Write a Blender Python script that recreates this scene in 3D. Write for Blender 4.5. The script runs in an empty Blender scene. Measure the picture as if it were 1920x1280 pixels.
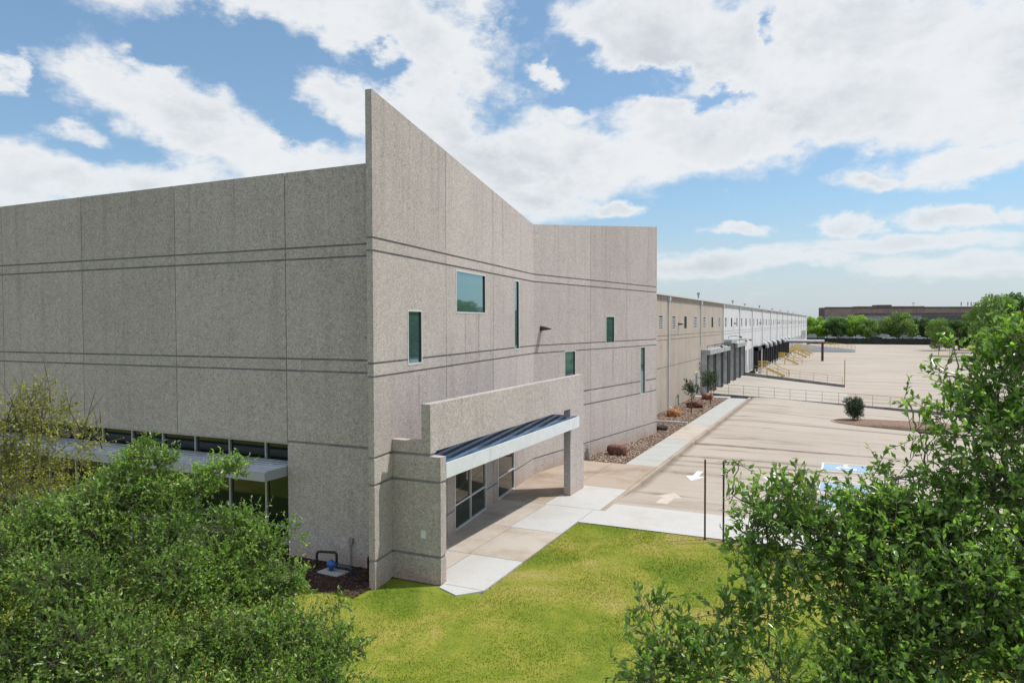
import bpy, math, random
import numpy as np
from mathutils import Vector, Matrix
R=math.radians
scene=bpy.context.scene
col=scene.collection
random.seed(7)
# ---------------------------------------------------------------- camera
F=1343.; YAW=R(25.13); PITCH=R(-1.476); ROLL=R(.17)
fw=Vector((-math.sin(YAW)*math.cos(PITCH),math.cos(YAW)*math.cos(PITCH),math.sin(PITCH)))
r0=Vector((math.cos(YAW),math.sin(YAW),0)); u0=r0.cross(fw)
rt=r0*math.cos(ROLL)-u0*math.sin(ROLL); up=u0*math.cos(ROLL)+r0*math.sin(ROLL)
cam=bpy.data.cameras.new('camera'); co=bpy.data.objects.new('camera',cam); col.objects.link(co)
m=Matrix((rt,up,-fw)).transposed().to_4x4(); m.translation=Vector((0,0,7.5)); co.matrix_world=m
cam.sensor_width=36; cam.lens=36*F/1920; cam.clip_end=6000; cam.clip_start=.05
scene.camera=co
# ---------------------------------------------------------------- light
SUN=Vector((.42,.28,.86)).normalized()
EL=math.asin(SUN.z); AZ=math.atan2(SUN.x,SUN.y)
sl=bpy.data.lights.new('sun','SUN'); sl.energy=3.75; sl.angle=R(1.0); sl.color=(1,.95,.885)
so=bpy.data.objects.new('sun',sl); col.objects.link(so)
so.rotation_euler=SUN.to_track_quat('Z','Y').to_euler(); so.location=(0,0,60)
vs=scene.view_settings; vs.view_transform='Standard'; vs.look='None'; vs.gamma=1; vs.exposure=0.0
vs.use_curve_mapping=False
# ---------------------------------------------------------------- node helper
class N:
    def __init__(s,nt): s.nt=nt
    def n(s,t,**k):
        x=s.nt.nodes.new(t)
        for a,b in k.items(): setattr(x,a,b)
        return x
    def L(s,a,b): s.nt.links.new(a,b)
    def put(s,sock,v):
        if hasattr(v,'is_linked') or hasattr(v,'links'): s.L(v,sock)
        else:
            try: sock.default_value=v
            except Exception: sock.default_value=(*v,1)
    def m(s,op,*a,clamp=False):
        x=s.n('ShaderNodeMath',operation=op,use_clamp=clamp)
        for i,v in enumerate(a): s.put(x.inputs[i],v)
        return x.outputs[0]
    def vm(s,op,*a):
        x=s.n('ShaderNodeVectorMath',operation=op)
        for i,v in enumerate(a): s.put(x.inputs[i],v)
        return x.outputs[1] if op in('DOT_PRODUCT','LENGTH') else x.outputs[0]
    def mix(s,f,a,b,bt='MIX'):
        x=s.n('ShaderNodeMix',data_type='RGBA',blend_type=bt)
        s.put(x.inputs[0],f); s.put(x.inputs[6],(*a,1) if isinstance(a,tuple) and len(a)==3 else a); s.put(x.inputs[7],(*b,1) if isinstance(b,tuple) and len(b)==3 else b)
        return x.outputs[2]
    def noise(s,vec,scale,detail=3,rough=.5,dist=0,out=0):
        x=s.n('ShaderNodeTexNoise'); s.put(x.inputs['Vector'],vec)
        x.inputs['Scale'].default_value=scale; x.inputs['Detail'].default_value=detail
        x.inputs['Roughness'].default_value=rough; x.inputs['Distortion'].default_value=dist
        return x.outputs[out]
    def ss(s,v,a,b,c=0.,d=1.):
        x=s.n('ShaderNodeMapRange',interpolation_type='SMOOTHSTEP'); s.put(x.inputs[0],v)
        for i,q in enumerate((a,b,c,d)): s.put(x.inputs[i+1],q)
        return x.outputs[0]
    def ramp(s,f,stops):
        x=s.n('ShaderNodeValToRGB'); s.L(f,x.inputs[0]); e=x.color_ramp.elements
        while len(e)<len(stops): e.new(.5)
        for i,(p,c) in enumerate(stops): e[i].position=p; e[i].color=(*c,1)
        return x.outputs[0]
    def pos(s): return s.n('ShaderNodeNewGeometry').outputs['Position']
    def sc(s,v,k): return s.vm('MULTIPLY',v,k)
    def xyz(s,v):
        x=s.n('ShaderNodeSeparateXYZ'); s.L(v,x.inputs[0]); return x.outputs
# ---------------------------------------------------------------- sky (Nishita sky with clouds laid out by compass direction and height)
def make_world():
    w=bpy.data.worlds.new('World'); scene.world=w; w.use_nodes=True
    nt=w.node_tree; nt.nodes.clear(); h=N(nt)
    out=h.n('ShaderNodeOutputWorld')
    sky=h.n('ShaderNodeTexSky',sky_type='NISHITA'); sky.sun_disc=False; sky.sun_elevation=EL; sky.sun_rotation=AZ
    sky.air_density=1.0; sky.dust_density=1.2; sky.ozone_density=1.4; sky.altitude=200
    bg=h.n('ShaderNodeBackground'); bg.inputs[1].default_value=SKY_STR
    skyc=h.mix(.24,h.mix(1.,sky.outputs[0],SKY_TINT,'MULTIPLY'),(1.95,3.1,4.3))
    h.L(skyc,bg.inputs[0])
    d=h.n('ShaderNodeTexCoord').outputs['Generated']
    X,Y,Z=h.xyz(d)
    az=h.m('ARCTAN2',X,Y); el=h.m('ARCSINE',Z)
    az0,el0=az,el
    # cloud-layer coordinates: a flat layer seen in perspective
    zz=h.m('ADD',h.m('MAXIMUM',Z,0.),.10)
    cv=h.n('ShaderNodeCombineXYZ'); h.L(h.m('DIVIDE',X,zz),cv.inputs[0]); h.L(h.m('DIVIDE',Y,zz),cv.inputs[1]); 
    P=cv.outputs[0]
    ae=h.n('ShaderNodeCombineXYZ'); h.L(az,ae.inputs[0]); h.L(h.m('MULTIPLY',el,1.5),ae.inputs[1]); AE=ae.outputs[0]
    n1=h.noise(P,1.35,7,.6,.25)
    n2=h.noise(AE,7.,8,.62,.2)
    n3=h.noise(AE,26.,5,.6)
    # elsewhere in the sky: broken cloud from the layer noise
    wn=h.noise(AE,9.,5,.62,out=1); wx,wy,wz=h.xyz(wn)
    az=h.m('ADD',az,h.m('MULTIPLY',h.m('SUBTRACT',wx,.5),.17)); el=h.m('ADD',el,h.m('MULTIPLY',h.m('SUBTRACT',wy,.5),h.ss(el,.02,.35,.035,.11)))
    dens=None
    for (a,e,ra,re,rot,k) in BLOBS:
        ca,sa=math.cos(rot),math.sin(rot)
        da=h.m('SUBTRACT',az,a); de=h.m('SUBTRACT',el,e)
        p=h.m('MULTIPLY_ADD',da,ca/ra,h.m('MULTIPLY',de,sa/ra))
        q=h.m('MULTIPLY_ADD',da,-sa/re,h.m('MULTIPLY',de,ca/re))
        r2=h.m('ADD',h.m('MULTIPLY',p,p),h.m('MULTIPLY',q,q))
        g=h.m('MULTIPLY',h.m('EXPONENT',h.m('MULTIPLY',r2,-.8)),k)
        if k<0: neg=g if 'neg' not in locals() else h.m('ADD',neg,g)
        else: dens=g if dens is None else h.m('MAXIMUM',dens,g)
    dens=h.m('ADD',dens,neg)
    # outside the photographed part of the sky the layer noise takes over
    off=h.m('ABSOLUTE',h.m('SUBTRACT',az0,-YAW)); el=el0
    outside=h.m('MAXIMUM',h.ss(off,.68,.9),h.ss(el,.50,.62))
    dens=h.m('ADD',h.m('MULTIPLY',dens,h.m('SUBTRACT',1.,outside)),h.m('MULTIPLY',outside,.52))
    nn=h.m('ADD',h.m('MULTIPLY',h.m('SUBTRACT',n2,.5),1.7),h.m('ADD',h.m('MULTIPLY',h.m('SUBTRACT',n1,.5),.9),h.m('MULTIPLY',h.m('SUBTRACT',n3,.5),.5)))
    tot=h.m('ADD',dens,nn)
    mask=h.ss(tot,.20,.76)
    # thin haze of cloud low over the horizon
    low=h.m('MULTIPLY',h.ss(el,.0,.17,1.,0.),h.ss(h.noise(h.sc(AE,(1.,5.,1.)),5.,5,.55),.25,.7,.55,1.))
    mask0=mask
    thick=h.ss(tot,.55,1.15)
    n4=h.noise(AE,5.,6,.6,.3)
    shade=h.m('MULTIPLY',thick,h.m('ADD',h.m('MULTIPLY',h.ss(n4,.40,.66),.75),h.m('MULTIPLY',h.ss(n2,.42,.62),.3)))
    cc=h.mix(shade,CLOUD_HI,CLOUD_LO)
    bc=h.n('ShaderNodeBackground'); h.L(cc,bc.inputs[0]); bc.inputs[1].default_value=1.
    hz=h.n('ShaderNodeBackground'); hz.inputs[0].default_value=(.61,.665,.735,1)
    m0=h.n('ShaderNodeMixShader'); h.L(h.m('MULTIPLY',low,.92),m0.inputs[0]); h.L(bg.outputs[0],m0.inputs[1]); h.L(hz.outputs[0],m0.inputs[2])
    mx=h.n('ShaderNodeMixShader'); h.L(h.m('MULTIPLY',mask,h.ss(el,-.02,.2,.6,.97)),mx.inputs[0]); h.L(m0.outputs[0],mx.inputs[1]); h.L(bc.outputs[0],mx.inputs[2])
    h.L(mx.outputs[0],out.inputs[0])
    w.cycles.sampling_method='MANUAL'; w.cycles.sample_map_resolution=512
SKY_STR=.145; SKY_TINT=(.88,1.02,1.06)
CLOUD_HI=(.86,.88,.90); CLOUD_LO=(.62,.66,.71)
BLOBS=[(-0.724,0.405,0.268,0.041,-0.06,1.0),(-0.555,0.38,0.143,0.067,-0.1,1.05),(-0.669,0.373,0.118,0.037,-0.34,0.9),(-0.482,0.33,0.051,0.037,0.0,0.8),(-0.932,0.274,0.08,0.032,-0.15,1.0),(-0.855,0.253,0.107,0.048,-0.27,1.05),(-0.753,0.213,0.166,0.058,-0.22,1.05),(-0.891,0.307,0.033,0.022,-0.23,0.8),(-0.951,0.177,0.183,0.027,0.14,0.95),(-1.066,0.165,0.07,0.046,0.11,1.0),(-0.978,0.22,0.038,0.013,0.02,0.75),(-1.054,0.28,0.019,0.019,0.18,0.9),(-0.684,0.283,0.072,0.042,-0.11,0.95),(-0.752,0.31,0.055,0.02,0.16,0.75),(-0.533,0.28,0.1,0.047,-0.32,1.0),(-0.584,0.288,0.05,0.038,0.03,0.9),(-0.482,0.215,0.127,0.056,-0.25,1.05),(-0.67,0.217,0.049,0.047,0.04,0.8),(-0.401,0.327,0.032,0.012,-0.25,0.85),(-0.364,0.28,0.051,0.014,-0.03,0.8),(-0.415,0.344,0.034,0.023,-0.32,0.55),(-0.277,0.364,0.107,0.043,-0.38,1.05),(-0.22,0.385,0.171,0.048,-0.11,1.0),(-0.124,0.333,0.143,0.062,-0.28,1.1),(0.033,0.342,0.164,0.071,-0.19,1.15),(0.062,0.261,0.158,0.051,-0.16,1.2),(0.158,0.281,0.089,0.069,-0.19,1.1),(-0.021,0.266,0.116,0.043,-0.13,1.1),(-0.227,0.271,0.086,0.039,0.18,1.05),(-0.157,0.24,0.127,0.046,0.05,1.1),(-0.298,0.22,0.138,0.04,0.04,1.1),(-0.393,0.229,0.084,0.055,-0.02,1.05),(-0.423,0.173,0.093,0.033,-0.1,0.9),(-0.371,0.186,0.034,0.016,-0.02,0.7),(0.118,0.185,0.081,0.024,0.08,1.25),(0.034,0.172,0.046,0.012,0.0,0.85),(0.028,0.214,0.031,0.009,-0.2,0.65),(-0.007,0.122,0.036,0.015,-0.12,1.25),(-0.143,0.122,0.034,0.01,-0.04,1.15),(0.108,0.123,0.057,0.015,-0.08,1.25),(0.17,0.121,0.026,0.012,-0.09,1.1),(-0.284,0.158,0.033,0.012,-0.03,1.05),(-0.136,0.079,0.162,0.016,0.04,0.95),(0.064,0.095,0.14,0.013,-0.0,0.95),(0.12,0.065,0.125,0.016,0.01,0.8),(-0.038,0.072,0.029,0.006,-0.03,0.7),(-0.613,0.334,0.031,0.016,0.05,-0.7),(-0.725,0.271,0.045,0.028,-0.55,-0.55),(-0.725,0.257,0.023,0.012,-0.28,-0.3),(-0.098,0.367,0.014,0.02,-0.28,-0.55),(-0.137,0.3,0.046,0.007,-0.1,-0.5),(-0.213,0.322,0.048,0.007,0.0,-0.35),(-0.81,0.341,0.086,0.033,-0.32,-0.4),(-0.437,0.382,0.042,0.036,-0.01,-0.5),(-0.277,0.32,0.066,0.018,-0.22,-0.5),(-0.922,0.199,0.041,0.018,0.09,-0.3),(-0.151,0.293,0.016,0.006,-0.09,-0.4)]
make_world()
# ---------------------------------------------------------------- materials
MATS={}
def mat(name,color=(.5,.5,.5),rough=.7,metal=0.,spec=.5,fn=None):
    if name in MATS: return MATS[name]
    mt=bpy.data.materials.new(name); mt.use_nodes=True; nt=mt.node_tree
    b=nt.nodes['Principled BSDF']; h=N(nt)
    b.inputs['Base Color'].default_value=(*color,1); b.inputs['Roughness'].default_value=rough
    b.inputs['Metallic'].default_value=metal; b.inputs['Specular IOR Level'].default_value=spec
    if fn: fn(h,b)
    MATS[name]=mt; return mt
def bump(h,b,v,strength=.4,dist=.02):
    x=h.n('ShaderNodeBump'); x.inputs['Strength'].default_value=strength; x.inputs['Distance'].default_value=dist
    h.L(v,x.inputs['Height']); h.L(x.outputs[0],b.inputs['Normal'])
def simple_var(c,amt=.15,scale=3.,rs=0.):
    def f(h,b):
        p=h.pos(); n=h.noise(p,scale,5,.65)
        d=tuple(v*(1-amt) for v in c); u=tuple(v*(1+amt) for v in c)
        h.L(h.mix(h.ss(n,.3,.7),d,u),b.inputs['Base Color'])
        if rs: bump(h,b,h.noise(p,scale*12,3,.6),rs,.01)
    return f
def aggregate(c,contrast=1.,warm=0.):
    """exposed-aggregate concrete: pebbly grain, rain streaks, mottling"""
    def f(h,b):
        p=h.pos()
        g=h.noise(p,23.,3,.72); g2=h.noise(p,60.,2,.6); g3=h.noise(p,6.,3,.6)
        v=h.m('ADD',h.m('MULTIPLY',g,.55),h.m('ADD',h.m('MULTIPLY',g2,.33),h.m('MULTIPLY',g3,.12)))
        k=contrast
        colr=h.ramp(h.ss(v,.5-.20/k,.5+.20/k),[(0,tuple(x*.40 for x in c)),(.36,tuple(x*.86 for x in c)),(.68,tuple(x*1.1 for x in c)),(1,(c[0]*1.62,c[1]*1.58,c[2]*1.5))])
        mott=h.noise(p,.55,5,.6)
        colr=h.mix(h.ss(mott,.35,.7,0,.35),colr,h.mix(1.,colr,(.80,.79,.80),'MULTIPLY'))
        st=h.noise(h.sc(p,(2.3,2.3,.10)),1.,4,.65)
        X,Y,Z=h.xyz(p)
        colr=h.mix(h.m('MULTIPLY',h.ss(st,.50,.72),.34),colr,h.mix(1.,colr,(.66,.62,.60),'MULTIPLY'))
        # water runs below the windows of the entrance wall
        run=None
        for (y0,w,z1,z0,a) in ((23.35,.10,7.9,5.4,.5),(24.75,.12,7.9,5.1,.62),(19.35,.10,5.8,4.2,.5),(29.6,.09,6.2,4.3,.35),(41.2,.12,6.2,3.5,.4),(45.6,.14,2.8,.6,.4),(46.9,.3,3.3,1.,.25)):
            q=h.m('ABSOLUTE',h.m('SUBTRACT',h.m('ADD',Y,h.m('MULTIPLY',h.m('SUBTRACT',g3,.5),.25)),y0))
            e=h.m('MULTIPLY',h.ss(q,0.,w,1.,0.),h.m('MULTIPLY',h.ss(Z,z0,z0+1.2),h.ss(Z,z1,z1+.1,a,0.)))
            run=e if run is None else h.m('MAXIMUM',run,e)
        onside=h.m('GREATER_THAN',X,-14.6)
        colr=h.mix(h.m('MULTIPLY',run,onside),colr,h.mix(1.,colr,(.52,.42,.36),'MULTIPLY'))
        # splashed soil at the foot
        foot=h.m('MULTIPLY',h.ss(Z,0.,.75,1.,0.),h.ss(mott,.3,.7,.25,.75))
        colr=h.mix(foot,colr,h.mix(1.,colr,(.95,.76,.60),'MULTIPLY'))
        # cast-to-cast tone of each panel, and weather streaks under the parapet
        tone=h.n('ShaderNodeAttribute',attribute_name='tone').outputs['Fac']
        tv=h.m('ADD',.93,h.m('MULTIPLY',tone,.14)); tc=h.n('ShaderNodeCombineColor')
        for i in range(3): h.L(tv,tc.inputs[i])
        colr=h.mix(1.,colr,tc.outputs[0],'MULTIPLY')
        ps=h.m('MULTIPLY',h.ss(h.noise(h.sc(p,(3.5,3.5,.05)),1.,3,.6),.50,.70),h.ss(Z,8.,12.8,0.,.3))
        colr=h.mix(ps,colr,h.mix(1.,colr,(.62,.60,.60),'MULTIPLY'))
        h.L(colr,b.inputs['Base Color'])
        bump(h,b,v,.55,.03)
    return f
M={}
M['agg']=mat('exposed_aggregate',rough=.92,spec=.2,fn=aggregate((.472,.426,.408)))
M['groove']=mat('groove_grey',(.235,.235,.24),.9,fn=simple_var((.235,.235,.24),.2,2.))
def paint_conc(c,streak=.3):
    def f(h,b):
        p=h.pos(); X,Y,Z=h.xyz(p)
        n=h.noise(p,.8,5,.6); st=h.noise(h.sc(p,(2.,1.3,.08)),1.,4,.65); fine=h.noise(p,9.,4,.7)
        cc=h.mix(h.ss(n,.3,.7),tuple(x*.93 for x in c),tuple(x*1.05 for x in c))
        cc=h.mix(h.m('MULTIPLY',h.ss(st,.48,.72),streak),cc,h.mix(1.,cc,(.70,.64,.60),'MULTIPLY'))
        cc=h.mix(h.ss(fine,.35,.7,0,.25),cc,h.mix(1.,cc,(.82,.82,.82),'MULTIPLY'))
        h.L(cc,b.inputs['Base Color'])
    return f
M['tan']=mat('tan_painted_concrete',rough=.85,fn=paint_conc((.42,.365,.31),.45))
M['whitec']=mat('white_painted_concrete',rough=.8,fn=paint_conc((.60,.61,.62),.25))
M['white']=mat('white_metal',(.64,.67,.71),.42,.0,fn=simple_var((.63,.66,.70),.06,2.))
M['alum']=mat('pale_aluminium',(.62,.64,.64),.35,.25)
M['canopyl']=mat('grey_metal_deck',(.6,.63,.68),.5,.1,fn=simple_var((.60,.63,.68),.08,2.))
M['blue']=mat('blue_metal_deck',(.10,.18,.28),.38,.25,fn=simple_var((.10,.18,.28),.25,1.5))
def glassf(base,met,rough=.03):
    def f(h,b):
        p=h.pos(); n=h.noise(p,.45,2,.5)
        b.inputs['Metallic'].default_value=met
        bump(h,b,n,.03,.05)
    return f
M['glass']=mat('teal_reflective_glass',(.21,.38,.42),.02,.9,1.,fn=glassf(0,.82))
M['glassd']=mat('dark_green_glass',(.01,.022,.016),.03,.0,.6,fn=glassf(0,.0))
M['glassw']=mat('dark_pane',(.03,.05,.055),.06,.0,.8)
M['dark']=mat('dark_interior',(.012,.013,.014),.8)
M['black']=mat('black_metal',(.018,.016,.016),.5)
M['rubber']=mat('black_rubber',(.018,.018,.02),.75)
M['bronze']=mat('dark_bronze',(.055,.032,.022),.5)
M['maroon']=mat('dark_red_steel',(.075,.022,.022),.55,fn=simple_var((.075,.024,.022),.25,3.))
M['yellow']=mat('yellow_paint',(.70,.52,.17),.55,fn=simple_var((.70,.52,.17),.15,3.))
M['steel']=mat('galvanised_grey',(.30,.29,.28),.5,.3)
M['greydoor']=mat('grey_roller_door',(.30,.315,.33),.55,fn=simple_var((.30,.315,.33),.12,2.))
M['hood']=mat('grey_hood_fabric',(.34,.36,.37),.6,fn=simple_var((.34,.36,.37),.2,1.5))
M['greypad']=mat('grey_canvas_pad',(.42,.44,.455),.7,fn=simple_var((.42,.44,.455),.2,2.))
M['wallgrey']=mat('grey_concrete_wall',(.22,.215,.215),.85,fn=simple_var((.235,.228,.228),.25,1.2,.3))
M['roofw']=mat('pale_roof_membrane',(.6,.61,.62),.6)
M['bluevalve']=mat('blue_valve_enamel',(.015,.10,.34),.35,fn=simple_var((.015,.10,.34),.2,9.))

def stonef(c):
    def f(h,b):
        p=h.pos(); n=h.noise(p,3.5,6,.65,.4); n2=h.noise(p,14,4,.6)
        h.L(h.ramp(h.ss(h.m('ADD',h.m('MULTIPLY',n,.7),h.m('MULTIPLY',n2,.3)),.36,.64),[(0,tuple(v*.4 for v in c)),(.5,c),(1,(min(1,c[0]*1.8),c[1]*1.9,c[2]*2.1))]),b.inputs['Base Color'])
        bump(h,b,n2,.6,.05)
    return f
M['stone1']=mat('dark_red_boulder',rough=.9,fn=stonef((.13,.055,.04)))
M['stone2']=mat('rust_boulder',rough=.9,fn=stonef((.30,.13,.045)))
M['stone4']=mat('rose_boulder',rough=.9,fn=stonef((.24,.105,.07)))
M['stone3']=mat('black_boulder',rough=.9,fn=stonef((.05,.035,.035)))
def concf(c,stain=(.70,.60,.52),amt=.5,sc=.35):
    def f(h,b):
        p=h.pos(); n=h.noise(p,sc,6,.62,.3); n2=h.noise(p,2.2,5,.65); n3=h.noise(p,22,3,.6)
        cc=h.mix(h.ss(n,.42,.72,0.,amt),c,tuple(a*b_ for a,b_ in zip(c,stain)))
        cc=h.mix(h.ss(n2,.5,.75,0,.35),cc,h.mix(1.,cc,(.8,.76,.72),'MULTIPLY'))
        cc=h.mix(h.ss(n3,.3,.7),h.mix(1.,cc,(.93,.93,.93),'MULTIPLY'),cc)
        h.L(cc,b.inputs['Base Color']); bump(h,b,n3,.15,.01)
    return f
M['newconc']=mat('new_pale_concrete',rough=.85,fn=concf((.53,.525,.51),(.86,.80,.74),.5,.5))
M['newconc2']=mat('walk_pale_concrete',rough=.85,fn=concf((.45,.455,.44),(.86,.82,.78),.5,.5))
M['oldconc']=mat('old_tan_concrete',rough=.88,fn=concf((.42,.345,.275),(.60,.52,.45),.85,.45))
M['midconc']=mat('stained_concrete',rough=.88,fn=concf((.50,.45,.39),(.72,.62,.54),.7,.7))
BANDS=((41.2,.42,3.,.9),(45.6,.45,6.,.95),(36.4,.5,-2.,.85),(54.8,.35,-2.,.6),(58.6,.4,0.,.5),(38.6,.25,0.,.5),(66.,.5,6.,.45))
def lotf(h,b):
    p=h.pos(); X,Y,Z=h.xyz(p)
    n=h.noise(p,.06,5,.6); n2=h.noise(p,.9,6,.65); n3=h.noise(p,14,4,.65)
    c=h.mix(h.ss(n,.3,.7),(.408,.354,.297),(.462,.405,.347))
    # long water stains drawn out along the fall of the slab
    s=h.noise(h.sc(p,(.045,.42,1.)),1.,5,.62,.35); s2=h.noise(h.sc(p,(.10,1.6,1.)),1.,4,.6,.2)
    c=h.mix(h.m('MULTIPLY',h.ss(s,.50,.72),.55),c,h.mix(1.,c,(.72,.68,.66),'MULTIPLY'))
    c=h.mix(h.m('MULTIPLY',h.ss(s2,.56,.72),.40),c,h.mix(1.,c,(.66,.62,.60),'MULTIPLY'))
    # dark streaks leaving the kerb
    near=h.ss(X,-8.6,2.5,1.,0.)
    s3=h.noise(h.sc(p,(.10,.55,1.)),1.3,4,.6,.2)
    c=h.mix(h.m('MULTIPLY',h.m('MULTIPLY',h.ss(s3,.56,.68),near),.75),c,h.mix(1.,c,(.42,.38,.36),'MULTIPLY'))
    # tar-sealed joints across and along
    jy=h.m('ABSOLUTE',h.m('SUBTRACT',h.m('FRACT',h.m('DIVIDE',h.m('ADD',Y,h.m('MULTIPLY',n2,.06)),6.1)),.5))
    jx=h.m('ABSOLUTE',h.m('SUBTRACT',h.m('FRACT',h.m('DIVIDE',h.m('ADD',X,2.4),6.1)),.5))
    j=h.m('MAXIMUM',h.ss(jy,.002,.007,1.,0.),h.ss(jx,.001,.004,.35,0.))
    jn=h.ss(h.noise(h.sc(p,(.05,.05,0.)),1.,3,.5),.40,.62)
    c=h.mix(h.m('MULTIPLY',j,h.m('MULTIPLY_ADD',jn,.55,.25)),c,(.17,.14,.12))
    # wide dirty bands lying along some joints
    wb=h.m('MULTIPLY',h.ss(jy,0.,.085,1.,0.),h.ss(h.noise(h.sc(p,(.04,.16,0.)),1.,3,.6),.40,.60))
    c=h.mix(h.m('MULTIPLY',wb,.85),c,h.mix(1.,c,(.46,.42,.40),'MULTIPLY'))
    # three water-stained joints running out from the kerb, and a darker strip along the kerb edge
    wob=h.m('MULTIPLY',h.m('SUBTRACT',h.noise(h.sc(p,(.5,.5,0.)),1.,4,.6),.5),.9)
    for yb,hw,xe,a in BANDS:
        q=h.m('ABSOLUTE',h.m('SUBTRACT',h.m('ADD',Y,wob),yb))
        e=h.m('MULTIPLY',h.ss(q,0.,hw,1.,0.),h.m('MULTIPLY',h.ss(X,xe-6.,xe,1.,0.),h.ss(n2,.30,.62,.35,1.)))
        c=h.mix(h.m('MULTIPLY',e,a),c,h.mix(1.,c,(.40,.36,.34),'MULTIPLY'))
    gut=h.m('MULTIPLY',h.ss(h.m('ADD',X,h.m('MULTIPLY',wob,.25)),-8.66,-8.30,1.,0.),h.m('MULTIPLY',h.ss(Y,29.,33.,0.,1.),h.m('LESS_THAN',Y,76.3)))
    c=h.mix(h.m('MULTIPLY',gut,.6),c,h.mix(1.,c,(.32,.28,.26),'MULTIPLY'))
    c=h.mix(h.ss(n2,.5,.75,0,.28),c,h.mix(1.,c,(.82,.80,.78),'MULTIPLY'))
    c=h.mix(h.ss(n3,.3,.7),h.mix(1.,c,(.93,.93,.93),'MULTIPLY'),c)
    h.L(c,b.inputs['Base Color'])
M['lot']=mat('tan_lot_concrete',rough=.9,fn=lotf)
def rampf(h,b):
    concf((.43,.40,.355),(.80,.72,.64),.7,.12)(h,b)
M['ramp']=mat('pale_ramp_concrete',rough=.9,fn=rampf)
def lawnf(h,b):
    p=h.pos(); n=h.noise(p,.33,5,.62,.5); n2=h.noise(p,1.6,5,.7); n3=h.noise(p,30,4,.7)
    c=h.ramp(h.ss(n,.31,.70),[(0,(.145,.215,.024)),(.4,(.235,.275,.036)),(.75,(.335,.32,.065)),(1,(.41,.35,.13))])
    c=h.mix(h.ss(n2,.45,.75,0.,.5),c,(.30,.29,.075))
    c=h.mix(h.ss(n3,.32,.68),h.mix(1.,c,(.76,.80,.72),'MULTIPLY'),c)
    # sod seams near the right-hand tree
    X,Y,Z=h.xyz(p)
    u=h.m('ADD',X,h.m('MULTIPLY',n2,.10)); w=h.m('ADD',Y,h.m('MULTIPLY',n2,.12))
    sm=h.m('MAXIMUM',h.ss(h.m('ABSOLUTE',h.m('SUBTRACT',h.m('FRACT',h.m('DIVIDE',w,.62)),.5)),.02,.05,1.,0.),h.ss(h.m('ABSOLUTE',h.m('SUBTRACT',h.m('FRACT',h.m('DIVIDE',u,1.45)),.5)),.008,.02,1.,0.))
    reg=h.m('MULTIPLY',h.ss(X,-6.4,-4.6),h.ss(h.noise(p,.9,2,.5),.42,.6))
    c=h.mix(h.m('MULTIPLY',h.m('MULTIPLY',sm,reg),.6),c,(.16,.10,.045))
    # bare worn earth by the posts
    c=h.mix(h.m('MULTIPLY',h.ss(h.m('ABSOLUTE',h.m('SUBTRACT',Y,25.1)),.0,.45,1.,0.),h.m('MULTIPLY',h.ss(X,-5.,-4.2),h.ss(n2,.35,.55))),c,(.30,.22,.12))
    h.L(c,b.inputs['Base Color']); bump(h,b,n3,.5,.03)
M['lawn']=mat('lawn_turf',rough=.95,spec=.1,fn=lawnf)
def bladef(h,b):
    a=h.n('ShaderNodeAttribute'); a.attribute_name='tint'
    p=h.pos(); n=h.noise(p,.33,5,.62,.5)
    c=h.ramp(h.ss(n,.31,.70),[(0,(.15,.22,.024)),(.45,(.25,.285,.036)),(1,(.40,.36,.10))])
    c=h.mix(a.outputs['Fac'],h.mix(1.,c,(.88,.90,.86),'MULTIPLY'),h.mix(1.,c,(1.10,1.08,1.03),'MULTIPLY'))
    h.L(c,b.inputs['Base Color'])
M['blade']=mat('grass_blade',rough=.8,spec=.15,fn=bladef)
M['mulch']=mat('dark_mulch',rough=.95,fn=lambda h,b:(h.L(h.ramp(h.ss(h.noise(h.pos(),16,5,.7),.3,.7),[(0,(.018,.010,.008)),(.5,(.05,.026,.018)),(1,(.11,.062,.045))]),b.inputs['Base Color']),bump(h,b,h.noise(h.pos(),16,5,.7),.8,.05)))
def gravf(h,b):
    n=h.noise(h.pos(),9,5,.75)
    h.L(h.ramp(h.ss(n,.3,.7),[(0,(.06,.03,.02)),(.5,(.22,.13,.09)),(1,(.42,.30,.22))]),b.inputs['Base Color'])
M['gravbase']=mat('gravel_base',rough=.95,fn=gravf)
def pebf(h,b):
    a=h.n('ShaderNodeAttribute'); a.attribute_name='tint'
    h.L(h.ramp(a.outputs['Fac'],[(0,(.09,.05,.035)),(.35,(.21,.135,.095)),(.7,(.36,.27,.20)),(1,(.55,.48,.40))]),b.inputs['Base Color'])
M['pebble']=mat('river_pebble',rough=.85,fn=pebf)
def farf(h,b):
    n=h.noise(h.pos(),.05,5,.6); h.L(h.ramp(h.ss(n,.3,.7),[(0,(.05,.08,.02)),(1,(.14,.17,.05))]),b.inputs['Base Color'])
M['ground']=mat('far_ground',rough=.95,fn=farf)
def leafmat(name,ca,cb,cc,gloss=.45,trans=.25,yellow=None):
    mt=bpy.data.materials.new(name); mt.use_nodes=True; nt=mt.node_tree; h=N(nt)
    b=nt.nodes['Principled BSDF']; out=nt.nodes['Material Output']
    a=h.n('ShaderNodeAttribute'); a.attribute_name='tint'
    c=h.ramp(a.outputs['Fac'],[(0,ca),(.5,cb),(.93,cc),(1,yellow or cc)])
    h.L(c,b.inputs['Base Color']); b.inputs['Roughness'].default_value=gloss; b.inputs['Specular IOR Level'].default_value=.5
    t=h.n('ShaderNodeBsdfTranslucent'); h.L(h.mix(1.,c,(1.5,1.9,.7),'MULTIPLY'),t.inputs[0])
    mx=h.n('ShaderNodeMixShader'); mx.inputs[0].default_value=trans
    h.L(b.outputs[0],mx.inputs[1]); h.L(t.outputs[0],mx.inputs[2]); h.L(mx.outputs[0],out.inputs[0])
    MATS[name]=mt; return mt
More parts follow.
